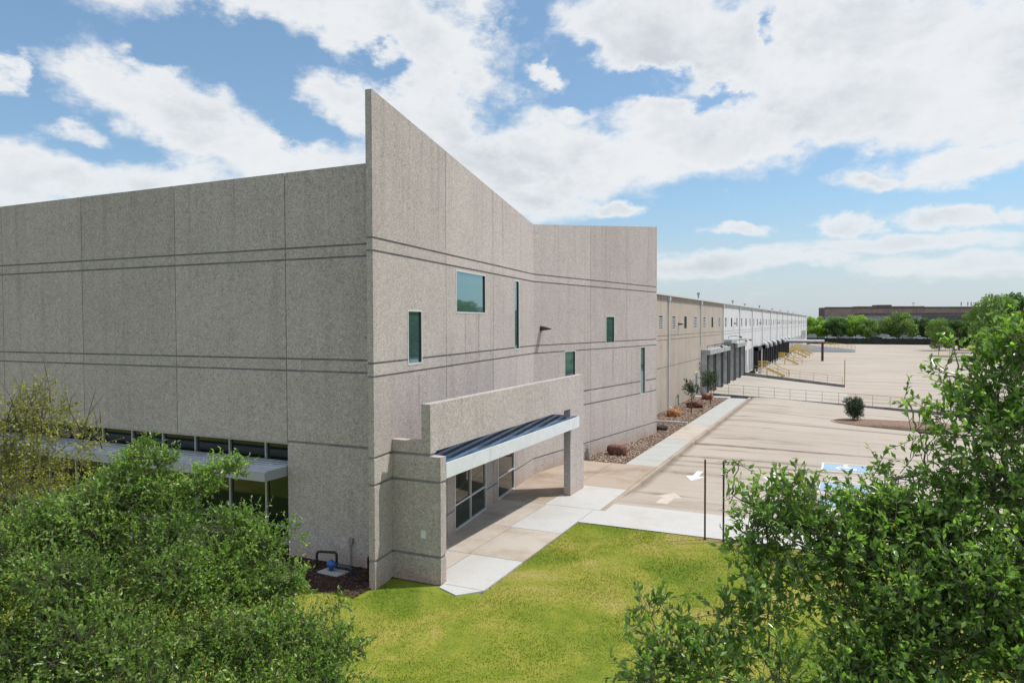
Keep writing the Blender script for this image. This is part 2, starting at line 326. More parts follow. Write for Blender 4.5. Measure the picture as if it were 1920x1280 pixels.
M['leafR']=leafmat('glossy_oak_leaf',(.08,.135,.036),(.18,.285,.07),(.38,.52,.15),.28,.42,(.36,.33,.05))
M['leafL']=leafmat('matt_oak_leaf',(.07,.125,.030),(.185,.295,.065),(.42,.53,.14),.34,.40,(.22,.26,.06))
M['leafY']=leafmat('yellowing_leaf',(.17,.19,.035),(.36,.35,.06),(.60,.52,.09),.5,.25,(.40,.34,.06))
M['leafD']=leafmat('dark_far_leaf',(.045,.09,.03),(.085,.15,.05),(.15,.23,.07),.6,.3)
M['leafM']=leafmat('mid_far_leaf',(.09,.16,.04),(.18,.28,.065),(.31,.41,.11),.6,.2)
M['leafB']=leafmat('bright_far_leaf',(.15,.25,.04),(.29,.43,.06),(.46,.60,.11),.6,.25)
M['leafG']=leafmat('grey_green_leaf',(.035,.055,.032),(.062,.092,.052),(.11,.15,.08),.6,.15)
M['bark']=mat('grey_brown_bark',rough=.9,fn=simple_var((.13,.105,.08),.35,9.,.5))
M['twig']=mat('twig_bark',rough=.85,fn=simple_var((.15,.125,.095),.3,15.))
M['redbark']=mat('reddish_bark',rough=.85,fn=simple_var((.16,.07,.055),.3,9.))
# ---------------------------------------------------------------- mesh builder
def wloc(o):
    v=Vector((0,0,0))
    while o: v+=Vector(o.location); o=o.parent
    return v
class MB:
    def __init__(s): s.v=[]; s.f=[]; s.mi=[]; s.cur=0; s.tone=.5; s.tn={}
    def poly(s,pts,flip=False):
        i=len(s.v); s.v+= [tuple(p) for p in pts]; idx=list(range(i,i+len(pts)))
        s.f.append(idx[::-1] if flip else idx); s.mi.append(s.cur)
    def hexa(s,p):   # 8 points: bottom 4 ccw, top 4 ccw
        i=len(s.v)
        for q in range(6): s.tn[len(s.f)+q]=s.tone
        i=len(s.v); s.v+=[tuple(q) for q in p]
        for f in ((3,2,1,0),(4,5,6,7),(0,1,5,4),(1,2,6,5),(2,3,7,6),(3,0,4,7)):
            s.f.append([i+k for k in f]); s.mi.append(s.cur)
    def box(s,x0,y0,z0,x1,y1,z1):
        x0,x1=sorted((x0,x1)); y0,y1=sorted((y0,y1)); z0,z1=sorted((z0,z1))
        s.hexa([(x0,y0,z0),(x1,y0,z0),(x1,y1,z0),(x0,y1,z0),(x0,y0,z1),(x1,y0,z1),(x1,y1,z1),(x0,y1,z1)])
    def prism(s,pts,z0,z1):
        n=len(pts); i=len(s.v)
        s.v+=[(x,y,z0) for x,y in pts]+[(x,y,z1) for x,y in pts]
        s.f.append([i+k for k in range(n)][::-1]); s.f.append([i+n+k for k in range(n)]); s.mi+=[s.cur]*2
        for k in range(n): s.f.append([i+k,i+(k+1)%n,i+n+(k+1)%n,i+n+k]); s.mi.append(s.cur)
    def tube(s,pts,rad,n=8,cap=True):
        pts=[Vector(p) for p in pts]
        if not hasattr(rad,'__len__'): rad=[rad]*len(pts)
        i0=len(s.v); prev=None
        for k,p in enumerate(pts):
            d=(pts[min(k+1,len(pts)-1)]-pts[max(k-1,0)]).normalized()
            a=Vector((0,0,1)) if abs(d.z)<.9 else Vector((1,0,0))
            if prev is None: e1=d.cross(a).normalized()
            else: e1=(prev-d*prev.dot(d)); e1=e1.normalized() if e1.length>1e-6 else d.cross(a).normalized()
            prev=e1; e2=d.cross(e1)
            for j in range(n):
                t=2*math.pi*j/n; s.v.append(tuple(p+e1*math.cos(t)*rad[k]+e2*math.sin(t)*rad[k]))
        for k in range(len(pts)-1):
            for j in range(n):
                a=i0+k*n+j; b=i0+k*n+(j+1)%n; s.f.append([a,b,b+n,a+n]); s.mi.append(s.cur)
        if cap:
            s.f.append([i0+j for j in range(n)][::-1]); s.f.append([i0+(len(pts)-1)*n+j for j in range(n)]); s.mi+=[s.cur]*2
    def bar(s,p0,p1,w,h_=None,upv=(0,0,1)):
        p0=Vector(p0); p1=Vector(p1); d=(p1-p0).normalized(); h_=h_ or w
        u=Vector(upv); 
        if abs(d.dot(u))>.95: u=Vector((1,0,0))
        a=d.cross(u).normalized()*w/2; b=a.cross(d).normalized()*h_/2
        s.hexa([p0-a-b,p0+a-b,p0+a+b,p0-a+b,p1-a-b,p1+a-b,p1+a+b,p1-a+b])
    def build(s,name,mt,parent=None,smooth=False,bevel=0,**tags):
        me=bpy.data.meshes.new(name); off=wloc(parent) if parent else Vector((0,0,0))
        vv=[(a-off.x,b-off.y,c-off.z) for a,b,c in s.v]
        me.from_pydata(vv,[],s.f)
        for q in (mt if isinstance(mt,(list,tuple)) else [mt]): me.materials.append(q)
        if isinstance(mt,(list,tuple)): me.polygons.foreach_set('material_index',s.mi)
        if smooth: me.polygons.foreach_set('use_smooth',[True]*len(me.polygons))
        at=me.attributes.new('tone','FLOAT','FACE'); at.data.foreach_set('value',[s.tn.get(i,.5) for i in range(len(s.f))])
        me.update()
        o=bpy.data.objects.new(name,me); col.objects.link(o)
        if parent: o.parent=parent
        if bevel:
            md=o.modifiers.new('bevel','BEVEL'); md.width=bevel; md.segments=2; md.limit_method='ANGLE'
        for k,v in tags.items(): o[k]=v
        return o
def thing(name,loc,label,category,group=None):
    o=bpy.data.objects.new(name,None); o.location=loc; o.empty_display_size=.3; col.objects.link(o)
    o['label']=label; o['category']=category
    if group: o['group']=group
    return o
def copy_tree(o,loc,label=None,rz=None,scale=None):
    c=o.copy(); col.objects.link(c); c.location=loc
    if label: c['label']=label
    if rz is not None: c.rotation_euler=(0,0,rz)
    if scale is not None: c.scale=scale
    def rec(a,b):
        for ch in [x for x in bpy.data.objects if x.parent==a and not x.get('_new')]:
            d=ch.copy(); col.objects.link(d); d.parent=b; rec(ch,d)
    rec(o,c); return c
def npmesh(name,co,faces,mt,parent=None,tint=None,smooth=False,**tags):
    """co (n,3), faces (m,3 or 4) numpy arrays"""
    me=bpy.data.meshes.new(name)
    if parent: co=co-np.array(wloc(parent))
    k=faces.shape[1]; me.vertices.add(len(co)); me.vertices.foreach_set('co',co.astype(np.float32).ravel())
    me.loops.add(faces.size); me.loops.foreach_set('vertex_index',faces.astype(np.int32).ravel())
    me.polygons.add(len(faces)); me.polygons.foreach_set('loop_start',np.arange(0,faces.size,k,dtype=np.int32))
    me.polygons.foreach_set('loop_total',np.full(len(faces),k,dtype=np.int32))
    if tint is not None:
        at=me.attributes.new('tint','FLOAT','FACE'); at.data.foreach_set('value',tint.astype(np.float32))
    me.materials.append(mt); me.update(calc_edges=True); me.validate()
    if smooth: me.polygons.foreach_set('use_smooth',np.ones(len(faces),dtype=bool))
    o=bpy.data.objects.new(name,me); col.objects.link(o)
    if parent: o.parent=parent
    for a,b in tags.items(): o[a]=b
    return o
# ---------------------------------------------------------------- panelled wall on a local frame
class Frame:
    """u runs along the wall, z up, n outwards"""
    def __init__(s,o,d,nrm): s.o=Vector((o[0],o[1],0)); s.d=Vector((d[0],d[1],0)).normalized(); s.n=Vector((nrm[0],nrm[1],0)).normalized()
    def P(s,u,z,n=0.): return tuple(s.o+s.d*u+s.n*n+Vector((0,0,z)))
    def box(s,mb,u0,u1,z0,z1,n0,n1,z1b=None):
        """box; z1b lets the top slope from z1 at u0 to z1b at u1"""
        z1b=z1 if z1b is None else z1b
        P=s.P
        q=[P(u0,z0,n1),P(u1,z0,n1),P(u1,z0,n0),P(u0,z0,n0),P(u0,z1,n1),P(u1,z1b,n1),P(u1,z1b,n0),P(u0,z1,n0)]
        if s.d.cross(Vector((0,0,1))).dot(s.n)<0: q=[q[1],q[0],q[3],q[2],q[5],q[4],q[7],q[6]]
        mb.hexa(q)
def cutrects(u0,u1,z0,z1,holes):
    us=sorted({u0,u1}|{v for a,b,c,d in holes for v in (a,b) if u0<v<u1})
    out=[]
    for a,b in zip(us,us[1:]):
        m_=(a+b)/2; segs=[(z0,z1)]
        for (ha,hb,hc,hd) in holes:
            if ha<m_<hb:
                ns=[]
                for s0,s1 in segs:
                    if hd<=s0 or hc>=s1: ns.append((s0,s1)); continue
                    if hc>s0: ns.append((s0,hc))
                    if hd<s1: ns.append((hd,s1))
                segs=ns
        out+=[(a,b,s0,s1) for s0,s1 in segs if s1-s0>.001]
    return out
def panel_wall(fr,u0,u1,ujoints,grooves,top,holes,name,parent,mt,thick=.30,face=.035,jw=.03,z0=0.,groove_mat=None,joint_gap=True):
    """grooves: list of (zlow,zhigh); top(u) gives the top height"""
    mb=MB(); mb.cur=0
    us=[u0]+[u for u in ujoints]+[u1]
    zs=[]; zc=z0
    for a,b in grooves: zs.append((zc,a)); zc=b
    tmin=min(top(u0),top(u1))
    for i,(a,b) in enumerate(zip(us,us[1:])):
        a2=a+(jw/2 if i>0 else 0); b2=b-(jw/2 if i<len(us)-2 else 0)
        for (c,d) in zs:
            mb.tone=random.random()
            for r in cutrects(a2,b2,c,d,holes): fr.box(mb,r[0],r[1],r[2],r[3],-face,0)
        fr.box(mb,a2,b2,zc,top(a2),-face,0,top(b2))
    # solid slab behind the panel faces (shows in the grooves)
    mb.cur=1
    for r in cutrects(u0,u1,z0,tmin-.5,holes): fr.box(mb,r[0],r[1],r[2],r[3],-thick,-face-.001)
    mb.cur=1; fr.box(mb,u0+.002,u1-.002,tmin-.5+.0,top(u0)-.02,-thick,-face-.001,top(u1)-.02)
    mb.cur=0; fr.box(mb,u0+.001,u1-.001,tmin-.45,top(u0)-.004,-thick-.02,-face-.02,top(u1)-.004)
    return mb.build(name,[mt,groove_mat or M['groove']],parent)
def window(fr,u0,u1,z0,z1,parent,name='window',rec=.045,fw_=.055,glass='glass',frame='alum',vbars=(),hbars=(),proud=.012):
    mb=MB()
    fr.box(mb,u0,u1,z0,z0+fw_,-rec-.05,proud); fr.box(mb,u0,u1,z1-fw_,z1,-rec-.05,proud)
    fr.box(mb,u0,u0+fw_,z0+fw_,z1-fw_,-rec-.05,proud); fr.box(mb,u1-fw_,u1,z0+fw_,z1-fw_,-rec-.05,proud)
    for v in vbars: fr.box(mb,v-fw_/2,v+fw_/2,z0+fw_,z1-fw_,-rec-.05,-rec+.06)
    for hb in hbars: fr.box(mb,u0+fw_,u1-fw_,hb-fw_/2,hb+fw_/2,-rec-.05,-rec+.055)
    w=mb.build(name,M[frame],parent)
    if glass=='glass': q=MB(); fr.box(q,u1-fw_-.05,u1-fw_+.001,z0+fw_,z1-fw_,-rec+.001,-.004); q.build('jamb_shade',M['black'],w)  # black strip paints in the shade on one inner window jamb
    g=MB(); fr.box(g,u0+fw_*.5,u1-fw_*.5,z0+fw_*.5,z1-fw_*.5,-rec-.03,-rec); g.build('pane',M[glass],w)
    return w
GRV=[(.76,.84),(2.91,2.99),(3.68,3.76),(5.97,6.03),(6.35,6.41),(9.50,9.56),(9.86,9.92)]
# ================================================================ SETTING
def heightfield_lot():
    def ss(a,b,x):
        t=max(0,min(1,(x-a)/(b-a))); return t*t*(3-2*t)
    def near(x,y):
        z=.02-.15*ss(28.6,33,y)
        z-= .068*max(0,x+6.5)*ss(34,76,y)
        return max(z,-1.4)
    mb=MB()
    def grid(xs,ys,f,matid):
        mb.cur=matid
        i0=len(mb.v); nx=len(xs)
        for y in ys:
            for x in xs: mb.v.append((x,y,f(x,y)))
        for j in range(len(ys)-1):
            for i in range(nx-1):
                a=i0+j*nx+i; mb.f.append([a,a+1,a+nx+1,a+nx]); mb.mi.append(matid)
    fl=lambda a,b,n:[a+(b-a)*i/n for i in range(n+1)]
    grid(fl(-8.72,60,34),[25.3,26.9,28.45],near,1)
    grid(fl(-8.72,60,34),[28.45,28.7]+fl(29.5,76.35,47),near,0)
    grid(fl(-14.0,0,14),fl(76.6,107,10),lambda x,y:-.02-1.38*(x+14)/14,2)
    grid(fl(0,10,3),fl(76.35,107.2,6),lambda x,y:-1.4+ (near(x,y)+1.4)*ss(80,76.35,y) if y<80 else -1.4,0)
    grid(fl(10,60,5),fl(76.35,107.2,4),lambda x,y:-1.4,0)
    grid(fl(-14.0,60,10),fl(107.2,322,12),lambda x,y:-1.4,0)
    return mb.build('parking_lot',[M['lot'],M['newconc'],M['ramp']],kind='structure'), near
lot,near=heightfield_lot()
mb=MB(); S_=3000
mb.poly([(-S_,-S_,-1.62),(S_,-S_,-1.62),(S_,S_,-1.62),(-S_,S_,-1.62)]); mb.build('ground',M['ground'],kind='structure')
mb=MB(); mb.box(-400,322.2,-1.6,400,900,.45); mb.build('far_ground',mat('far_asphalt',(.045,.05,.045),.95,fn=simple_var((.045,.05,.045),.3,.05)),kind='structure')
mb=MB(); mb.hexa([(40,25.3,-2),(300,25.3,-2),(300,80,-2),(40,80,-2),(40,25.3,.08),(300,25.3,.08),(300,80,-1.2),(40,80,-1.2)]); mb.prism([(40,80.01),(300,80.01),(300,321.9),(60,321.9),(60,236),(41,222)],-1.5,-1.21); mb.build('verge',M['ground'],kind='structure'); mb=MB(); mb.prism([(34,236),(60.0,236),(60.0,321.9),(37,321.9)],-1.45,-1.3); mb.build('verge',M['lawn'],kind='structure')
mb=MB(); mb.prism([(-120,1),(90,1),(90,25.27),(-9.12,25.27),(-9.12,17.45),(-120,17.45)],-1.0,0.); mb.build('lawn',M['lawn'],kind='structure')
mb=MB(); mb.box(-160,-14,-1.,160,.99,-.10); mb.build('bounce_blocker_ground',mat('bounce_blocker_dark',(.07,.07,.072),.9,fn=simple_var((.07,.07,.072),.2,1.)),kind='structure')  # unseen dark ground added behind the camera to cut lawn bounce on the wall
# paved walk at the entrance, slab by slab
mb=MB()
def slab(x0,y0,x1,y1,mi,z=.03,x0b=None):
    g=.012; mb.cur=mi; x0b=x0 if x0b is None else x0b
    mb.prism([(x0+g,y0+g),(x1-g,y0+g),(x1-g,y1-g),(x0b+g,y1-g)],-.3,z)
slab(-11.0,17.62,-9.15,20.3,1); slab(-14.0,17.75,-11.0,20.3,0)
slab(-14.0,20.3,-11.1,23.6,2); slab(-11.1,20.3,-9.15,23.6,2)
slab(-14.0,23.6,-11.2,27.2,2); slab(-11.2,23.6,-9.15,27.2,1)
slab(-14.2,27.2,-11.3,31.1,3); slab(-11.3,27.2,-8.9,31.1,1)
slab(-14.2,31.1,-11.3,36.7,3); slab(-11.3,31.1,-8.9,33.9,3); slab(-11.3,33.9,-8.9,36.7,3)
mb.cur=1; mb.prism([(-10.44,17.33),(-9.7,17.0),(-9.16,17.6),(-10.44,17.6)],-.3,.034)
ys=[36.7+1.52*i for i in range(25)]
for i,(a,b) in enumerate(zip(ys,ys[1:])):
    slab(-10.62,a,-8.9,min(b,74.6),[4,4,4,4,4,4,5,5,5,5,5,4,4,4,4,4,4,4,4,4,4,4,4,4,4][i])
slab(-14.0,73.2,-10.62,74.6,4)
walk=mb.build('walkway',[M['midconc'],M['newconc'],M['midconc'],M['oldconc'],M['newconc2'],M['midconc']],kind='structure')
mb=MB(); mb.cur=0; mb.prism([(-8.885,31.0),(-8.74,31.0),(-8.70,31.0),(-8.70,74.6),(-8.885,74.6)],-.35,.026)
mb.prism([(-8.885,27.2),(-8.70,27.2),(-8.70,30.99),(-8.885,30.99)],-.35,.026); mb.cur=1; mb.prism([(-9.14,25.28),(-8.70,25.28),(-8.70,27.19),(-9.14,27.19)],-.35,.027)
mb.build('kerb',[M['oldconc'],M['newconc']],kind='structure')
mb=MB(); mb.prism([(-14.0,36.75),(-10.66,36.75),(-10.66,53.15),(-14.0,53.15)],-.3,-.02); mb.prism([(-14.0,53.4),(-10.66,53.4),(-10.66,73.15),(-14.0,73.15)],-.3,.0)
mb.build('gravel_base',M['gravbase'],kind='structure')
mb=MB(); mb.prism([(-14.0,53.17),(-10.68,53.17),(-10.68,53.37),(-14.0,53.37)],-.3,.16); o=mb.build('low_kerb_wall',M['newconc'],bevel=.02)
o['label']='low white concrete edging across the gravel bed beside the corner of the tall wall'; o['category']='edging'
mb=MB(); mb.prism([(-34,16.5),(-24,16.35),(-16,16.05),(-14.6,15.8),(-13.4,15.68),(-12.6,15.9),(-12.1,16.45),(-12.1,17.9),(-34,17.9)],-.2,.035); mb.build('mulch_bed',M['mulch'],kind='structure')
# pebbles
def icos():
    t=(1+5**.5)/2; v=np.array([(-1,t,0),(1,t,0),(-1,-t,0),(1,-t,0),(0,-1,t),(0,1,t),(0,-1,-t),(0,1,-t),(t,0,-1),(t,0,1),(-t,0,-1),(-t,0,1)],float); v/=np.linalg.norm(v[0])
    f=np.array([(0,11,5),(0,5,1),(0,1,7),(0,7,10),(0,10,11),(1,5,9),(5,11,4),(11,10,2),(10,7,6),(7,1,8),(3,9,4),(3,4,2),(3,2,6),(3,6,8),(3,8,9),(4,9,5),(2,4,11),(6,2,10),(8,6,7),(9,8,1)])
    return v,f
rng=np.random.default_rng(3)
def pebbles(n,xr,yr,z,s0,s1,m_,name):
    v,f=icos(); c=np.stack([rng.uniform(*xr,n),rng.uniform(*yr,n),np.full(n,z)],1)
    s=rng.uniform(s0,s1,(n,1,3))*rng.uniform(.7,1.3,(n,1,1)); s[:,:,2]*=.6
    an=rng.uniform(0,6.28,n); ca,sa=np.cos(an),np.sin(an)
    q=v[None]*s*rng.uniform(.8,1.2,(n,12,1)); x=q[...,0]*ca[:,None]-q[...,1]*sa[:,None]; y=q[...,0]*sa[:,None]+q[...,1]*ca[:,None]
    q=np.stack([x,y,q[...,2]],-1)+c[:,None]
    ff=(f[None]+np.arange(n)[:,None,None]*12).reshape(-1,3)
    return q.reshape(-1,3),ff,np.repeat(rng.uniform(0,1,n)**1.2,20)
A_=[pebbles(5200,(-14,-10.7),(36.8,53.1),.0,.028,.07,0,''),pebbles(5200,(-14,-10.7),(53.5,73.1),.02,.03,.075,0,'')]
co_=np.concatenate([A_[0][0],A_[1][0]]); fa=np.concatenate([A_[0][1],A_[1][1]+len(A_[0][0])]); ti=np.concatenate([A_[0][2],A_[1][2]])
npmesh('gravel',co_,fa,M['pebble'],tint=ti,kind='stuff',label='brown and tan river gravel in the bed along the wall',category='gravel')
def chips(n):
    c=np.stack([rng.uniform(-19,-12.15,n),15.7+rng.uniform(0,2.0,n),np.full(n,.045)],1)
    c=c[(c[:,1]>16.1-(c[:,0]>-16)*(c[:,0]+16)*.16)]; n=len(c)
    a=rng.uniform(0,6.28,n); l=rng.uniform(.02,.06,n); w=l*.3
    d=np.stack([np.cos(a),np.sin(a),rng.uniform(-.4,.4,n)],1)*l[:,None]; e=np.stack([-np.sin(a),np.cos(a),rng.uniform(-.5,.5,n)],1)*w[:,None]
    q=np.stack([c-d-e,c+d-e,c+d+e,c-d+e],1).reshape(-1,3); return q,np.arange(4*n).reshape(-1,4),rng.uniform(0,1,n)
mb=None
M['chip']=mat('mulch_chip',rough=.9,fn=lambda h,b:h.L(h.ramp(h.n('ShaderNodeAttribute',attribute_name='tint').outputs['Fac'],[(0,(.02,.008,.005)),(.6,(.065,.032,.022)),(1,(.15,.085,.06))]),b.inputs['Base Color']))
q,f,t=chips(9000); npmesh('mulch_chips',q,f,M['chip'],tint=t,kind='stuff',label='dark brown bark mulch chips at the foot of the shaded wall',category='mulch')
def grass(n):
    # denser nearer the entrance walk, thinned far from the camera
    x=rng.uniform(-20,1,n); y=rng.uniform(7,25.3,n)
    ok=(((x<-9.05)&(y<17.0)|(x>=-9.15))&~((x<-12.0)&(y>15.75))); x,y=x[ok],y[ok]; n=len(x)
    a=rng.uniform(0,6.28,n); hgt=rng.uniform(.015,.038,n)*(1+.4*np.sin(x*1.7)*np.cos(y*1.3)); w=rng.uniform(.006,.011,n)
    le=rng.uniform(-.03,.03,(n,2))
    b0=np.stack([x-np.cos(a)*w,y-np.sin(a)*w,np.zeros(n)],1); b1=np.stack([x+np.cos(a)*w,y+np.sin(a)*w,np.zeros(n)],1)
    tp=np.stack([x+le[:,0],y+le[:,1],hgt],1)
    return np.stack([b0,b1,tp],1).reshape(-1,3),np.arange(3*n).reshape(-1,3),rng.uniform(0,1,n)
q,f,t=grass(330000); npmesh('grass',q,f,M['blade'],tint=t,kind='stuff',label='short mown yellow green grass of the lawn',category='grass')
# ================================================================ OFFICE BUILDING
OB=thing('office_building',(-14,18,0),'tall grey pebble-textured concrete office block with a sharp raised corner fin and an entrance canopy','building')
a1=R(7.23); dA=(-math.sin(a1),math.cos(a1)); nA=(math.cos(a1),math.sin(a1))
a2=R(-8.52); dB=(-math.sin(a2),math.cos(a2)); nB=(math.cos(a2),math.sin(a2))
C0=(-11.99,16.48); LA=16.0; C1=(C0[0]+dA[0]*LA,C0[1]+dA[1]*LA); LB=15.72
FA=Frame(C0,dA,nA); FB=Frame(C1,dB,nB); FL=Frame((-13.04,17.72),(-1,0),(0,-1))
topA=lambda u:13.98-u*(13.98-12.32)/LA
topB=lambda u:12.32+u*(13.92-12.32)/LB
uA=lambda y:(y-C0[1])/dA[1]
uB=lambda y:(y-C1[1])/dB[1]
hA=[(uA(18.57),uA(19.60),6.20,7.92),(uA(22.45),uA(25.52),7.86,9.42),(uA(29.28),uA(29.98),6.28,9.44),
    (uA(22.25),uA(25.5),.03,2.95),(uA(26.95),uA(29.2),.03,2.85)]
hB=[(uB(40.25),uB(41.4),6.28,7.90),(uB(35.4),uB(36.6),4.4,6.02),(uB(45.2),uB(45.95),2.85,5.95)]
panel_wall(FA,0,LA,[uA(21.56),uA(26.44)],GRV,topA,hA,'wall',OB,M['agg'],thick=.20)
panel_wall(FB,.0,LB,[uB(38.37),uB(43.15)],GRV,topB,hB,'wall',OB,M['agg'],thick=.35)
# exposed end face of the fin and its back
mb=MB(); mb.cur=0; zc=0.
for c,d in GRV+[(13.98,13.98)]: FA.box(mb,-.035,-.0005,zc,c,-.19,.0); zc=d
mb.cur=1; FA.box(mb,-.012,-.001,.02,13.9,-.185,-.035)
mb.build('wall_end',[M['agg'],M['groove']],OB)
for i,hh in enumerate(hA):
    if i<3: window(FA,*hh,OB)
    elif i==3: window(FA,*hh,OB,name='storefront',glass='glassd',vbars=((hh[0]+hh[1])/2-.05,),hbars=(.95,))
    else: window(FA,*hh,OB,name='storefront',glass='glassd',hbars=(.95,))
for hh in hB: window(FB,*hh,OB)
# dark rooms behind the panes
for fr,hs in ((FA,hA),(FB,hB)):
    for hh in hs: mb=MB(); fr.box(mb,hh[0]+.02,hh[1]-.02,hh[2]+.02,hh[3]-.02,-.34,-.18); mb.build('window_lining',M['dark'],OB)
# end face of B wall and return to the warehouse
BE=(C1[0]+dB[0]*LB,C1[1]+dB[1]*LB)
for q in ((-16,BE[1]-.30,0,BE[0]-.40,BE[1]-.02,13.0),(-60,BE[1]-.32,0,-16.001,BE[1]-.0,12.0)): mb=MB(); mb.box(*q); mb.build('wall',M['agg'],OB)
# left wall: the upper panels stop above a long strip of glass; one panel comes down to the ground
XL=-60.
joints=[3.27+5.0*i for i in range(9)]
def left_wall():
    mb=MB(); g=[(5.97,6.03),(6.35,6.41),(9.50,9.56),(9.86,9.92)]
    us=[-.80]+joints+[-13.04-XL]
    TOP=12.30
    for i,(a,b) in enumerate(zip(us,us[1:])):
        a2=a+(.015 if i else 0); b2=b-.015
        z0=0 if i==0 else 3.68
        gg=([(.76,.80)] if 0 else [])+([(3.68,3.76)] if i==0 else [])+g
        zc=z0
        mb.tone=random.random()
        for c,d in gg: FL.box(mb,a2,b2,zc,c,-.035,0); zc=d
        FL.box(mb,a2,b2,zc,TOP,-.035,0)
    FL.box(mb,-.7,us[-1],TOP-.4,TOP-.003,-.3,-.06)
    mb.cur=1
    FL.box(mb,-.75,3.25,0,TOP-.42,-.3,-.036)
    FL.box(mb,3.2501,us[-1],3.70,TOP-.42,-.3,-.036)
    mb.cur=0
    FL.box(mb,3.0,3.26,0.,3.70,-.9,-.301)        # side of the pier
    FL.box(mb,3.27,us[-1],3.62,3.679,-1.2,-.012)  # soffit
    return mb.build('wall',[M['agg'],M['groove']],OB)
left_wall()
# recessed glazing strip
FG=Frame((-13.04,18.62),(-1,0),(0,-1))
ub=[3.3,4.45]+[5.12+1.70*i for i in range(24)]
ub=[3.3]+[5.08+1.69*i for i in range(24)]
for i,(a,b) in enumerate(zip(ub,ub[1:])):
    window(FG,a+.001,b-.001,.15,3.60,OB,name='window',glass='glassd',rec=.08,fw_=.035,hbars=(2.45,.6),proud=.0)
mb=MB(); FG.box(mb,3.3,46,.0,.149,-.3,.02); mb.build('sill',M['agg'],OB)
mb=MB(); FG.box(mb,3.3,46,.15,3.6,-.6,-.2); mb.build('window_lining',M['dark'],OB)
# long shallow canopy over the strip
mb=MB()
FC=Frame((-13.04,17.72),(-1,0),(0,-1)); uR=3.30
mb.cur=1
FC.box(mb,uR,46,2.60,2.86,.90,.98); FC.box(mb,uR,uR+.06,2.60,2.90,-.85,.899)
mb.cur=0
for k in range(8):
    n0=.88-k*.215
    FC.box(mb,uR+.061,46,2.70+.012*k,2.79+.016*k,n0-.18,n0)
    FC.box(mb,uR+.061,46,2.70+.012*k,2.77+.016*k,n0-.2149,n0-.1801)
mb.build('awning',[M['canopyl'],mat('grey_fascia_metal',(.36,.38,.40),.5)],OB)
# roof deck behind the parapets
mb=MB(); mb.prism([(-60,18.3),(-12.8,18.3),(-14.6,32.3),(-12.6,47.3),(-60,47.3)],10.6,10.9); mb.build('roof',M['roofw'],OB)
# portal: buttress, beam and column
mb=MB(); Xo,Xb=-10.47,-10.80
def by(z0,z1,x1): mb.box(-12.35,17.50,z0,x1,17.80,z1)
mb.cur=0
by(0,.76,Xo); by(.84,2.91,Xo); by(2.99,3.68,Xo); by(3.76,4.10,Xb)
mb.cur=1; mb.box(-12.34,17.53,.76,Xo-.03,17.78,.84); mb.box(-12.34,17.53,2.91,Xo-.03,17.78,2.99); mb.box(-12.34,17.53,3.68,Xb-.03,17.78,3.76)
mb.build('buttress_wall',[M['agg'],M['groove']],OB)
mb=MB()
# one slab: beam with the column dropping from its far end (outline in the Y-Z plane)
def slabYZ(y0,z0,y1,z1): mb.box(Xb-.30,y0,z0,Xb,y1,z1)
mb.box(Xb-.30,17.501,3.762,Xb+.001,17.81,5.18); mb.box(Xb-.30,17.81,3.80,Xb+.001,28.92,5.18); mb.box(Xb-.30,28.92,0,Xb+.001,30.62,5.18)
mb.build('portal_frame',M['agg'],OB)
# canopy deck: ribs run with the wall, trimmed by the white fascia
mb=MB(); cy0,cy1=17.83,29.15
Xf=-10.47
mb.box(Xf-.06,cy0,3.02,Xf,cy1,3.46); [mb.box(Xf+.0005,cy0+2.83*k-.02,3.022,Xf+.006,cy0+2.83*k+.02,3.458) for k in (1,2,3)]; mb.box(-12.3,cy1-.05,3.10,Xf-.06,cy1,3.50)
mb.build('fascia',M['white'],OB)
mb=MB()
def cx(x,y): return (x,y)
def deck(u0,u1,zt):
    pts=[]
    # strip between two lines parallel to wall A, clipped to x<=Xf-.06
    def X_at(off,y): return C0[0]+off/math.cos(a1)-math.tan(a1)*(y-C0[1])
    ysn=[cy0+(cy1-.05-cy0)*i/24 for i in range(25)]
    for ya,yb in zip(ysn,ysn[1:]):
        xa0,xa1=X_at(u0,ya),X_at(u1,ya); xb0,xb1=X_at(u0,yb),X_at(u1,yb); lim=Xf-.06
        if xa0>=lim-.002 and xb0>=lim-.002: continue
        xa1=min(xa1,lim); xb1=min(xb1,lim); xa0=min(xa0,lim); xb0=min(xb0,lim)
        sl=lambda x:zt-(x+12.0)*.10+.02
        mb.hexa([(xa0,ya,3.12),(xa1,ya,3.12),(xb1,yb,3.12),(xb0,yb,3.12),(xa0,ya,sl(xa0)),(xa1,ya,sl(xa1)),(xb1,yb,sl(xb1)),(xb0,yb,sl(xb0))])
k=.25
while k<3.2:
    deck(k,k+.13,3.52); deck(k+.13,k+.30,3.44); k+=.30
mb.build('canopy_deck',M['blue'],OB)
# small fittings
mb=MB(); mb.box(-11.12,17.475,1.30,-10.96,17.499,1.52); mb.build('outlet_cover',M['white'],OB)
def wall_lamp(fr,u,z,parent,s=1.):
    mb=MB(); fr.box(mb,u-.12*s,u+.12*s,z-.14*s,z+.14*s,0,.06); fr.box(mb,u-.05,u+.05,z-.04,z+.04,.06,.2*s)
    b=mb.build('wall_lamp',M['bronze'],parent)
    mb=MB(); P=fr.P
    n0,n1=.16*s,.62*s; w=.16*s
    mb.hexa([P(u+w,z-.06*s,n1),P(u-w,z-.06*s,n1),P(u-w,z-.11*s,n0),P(u+w,z-.11*s,n0),P(u+w*.8,z+.01,n1),P(u-w*.8,z+.01,n1),P(u-w,z+.12*s,n0),P(u+w,z+.12*s,n0)])
    mb.build('lamp_head',M['bronze'],b)
wall_lamp(FB,uB(33.05),7.22,OB,.85)
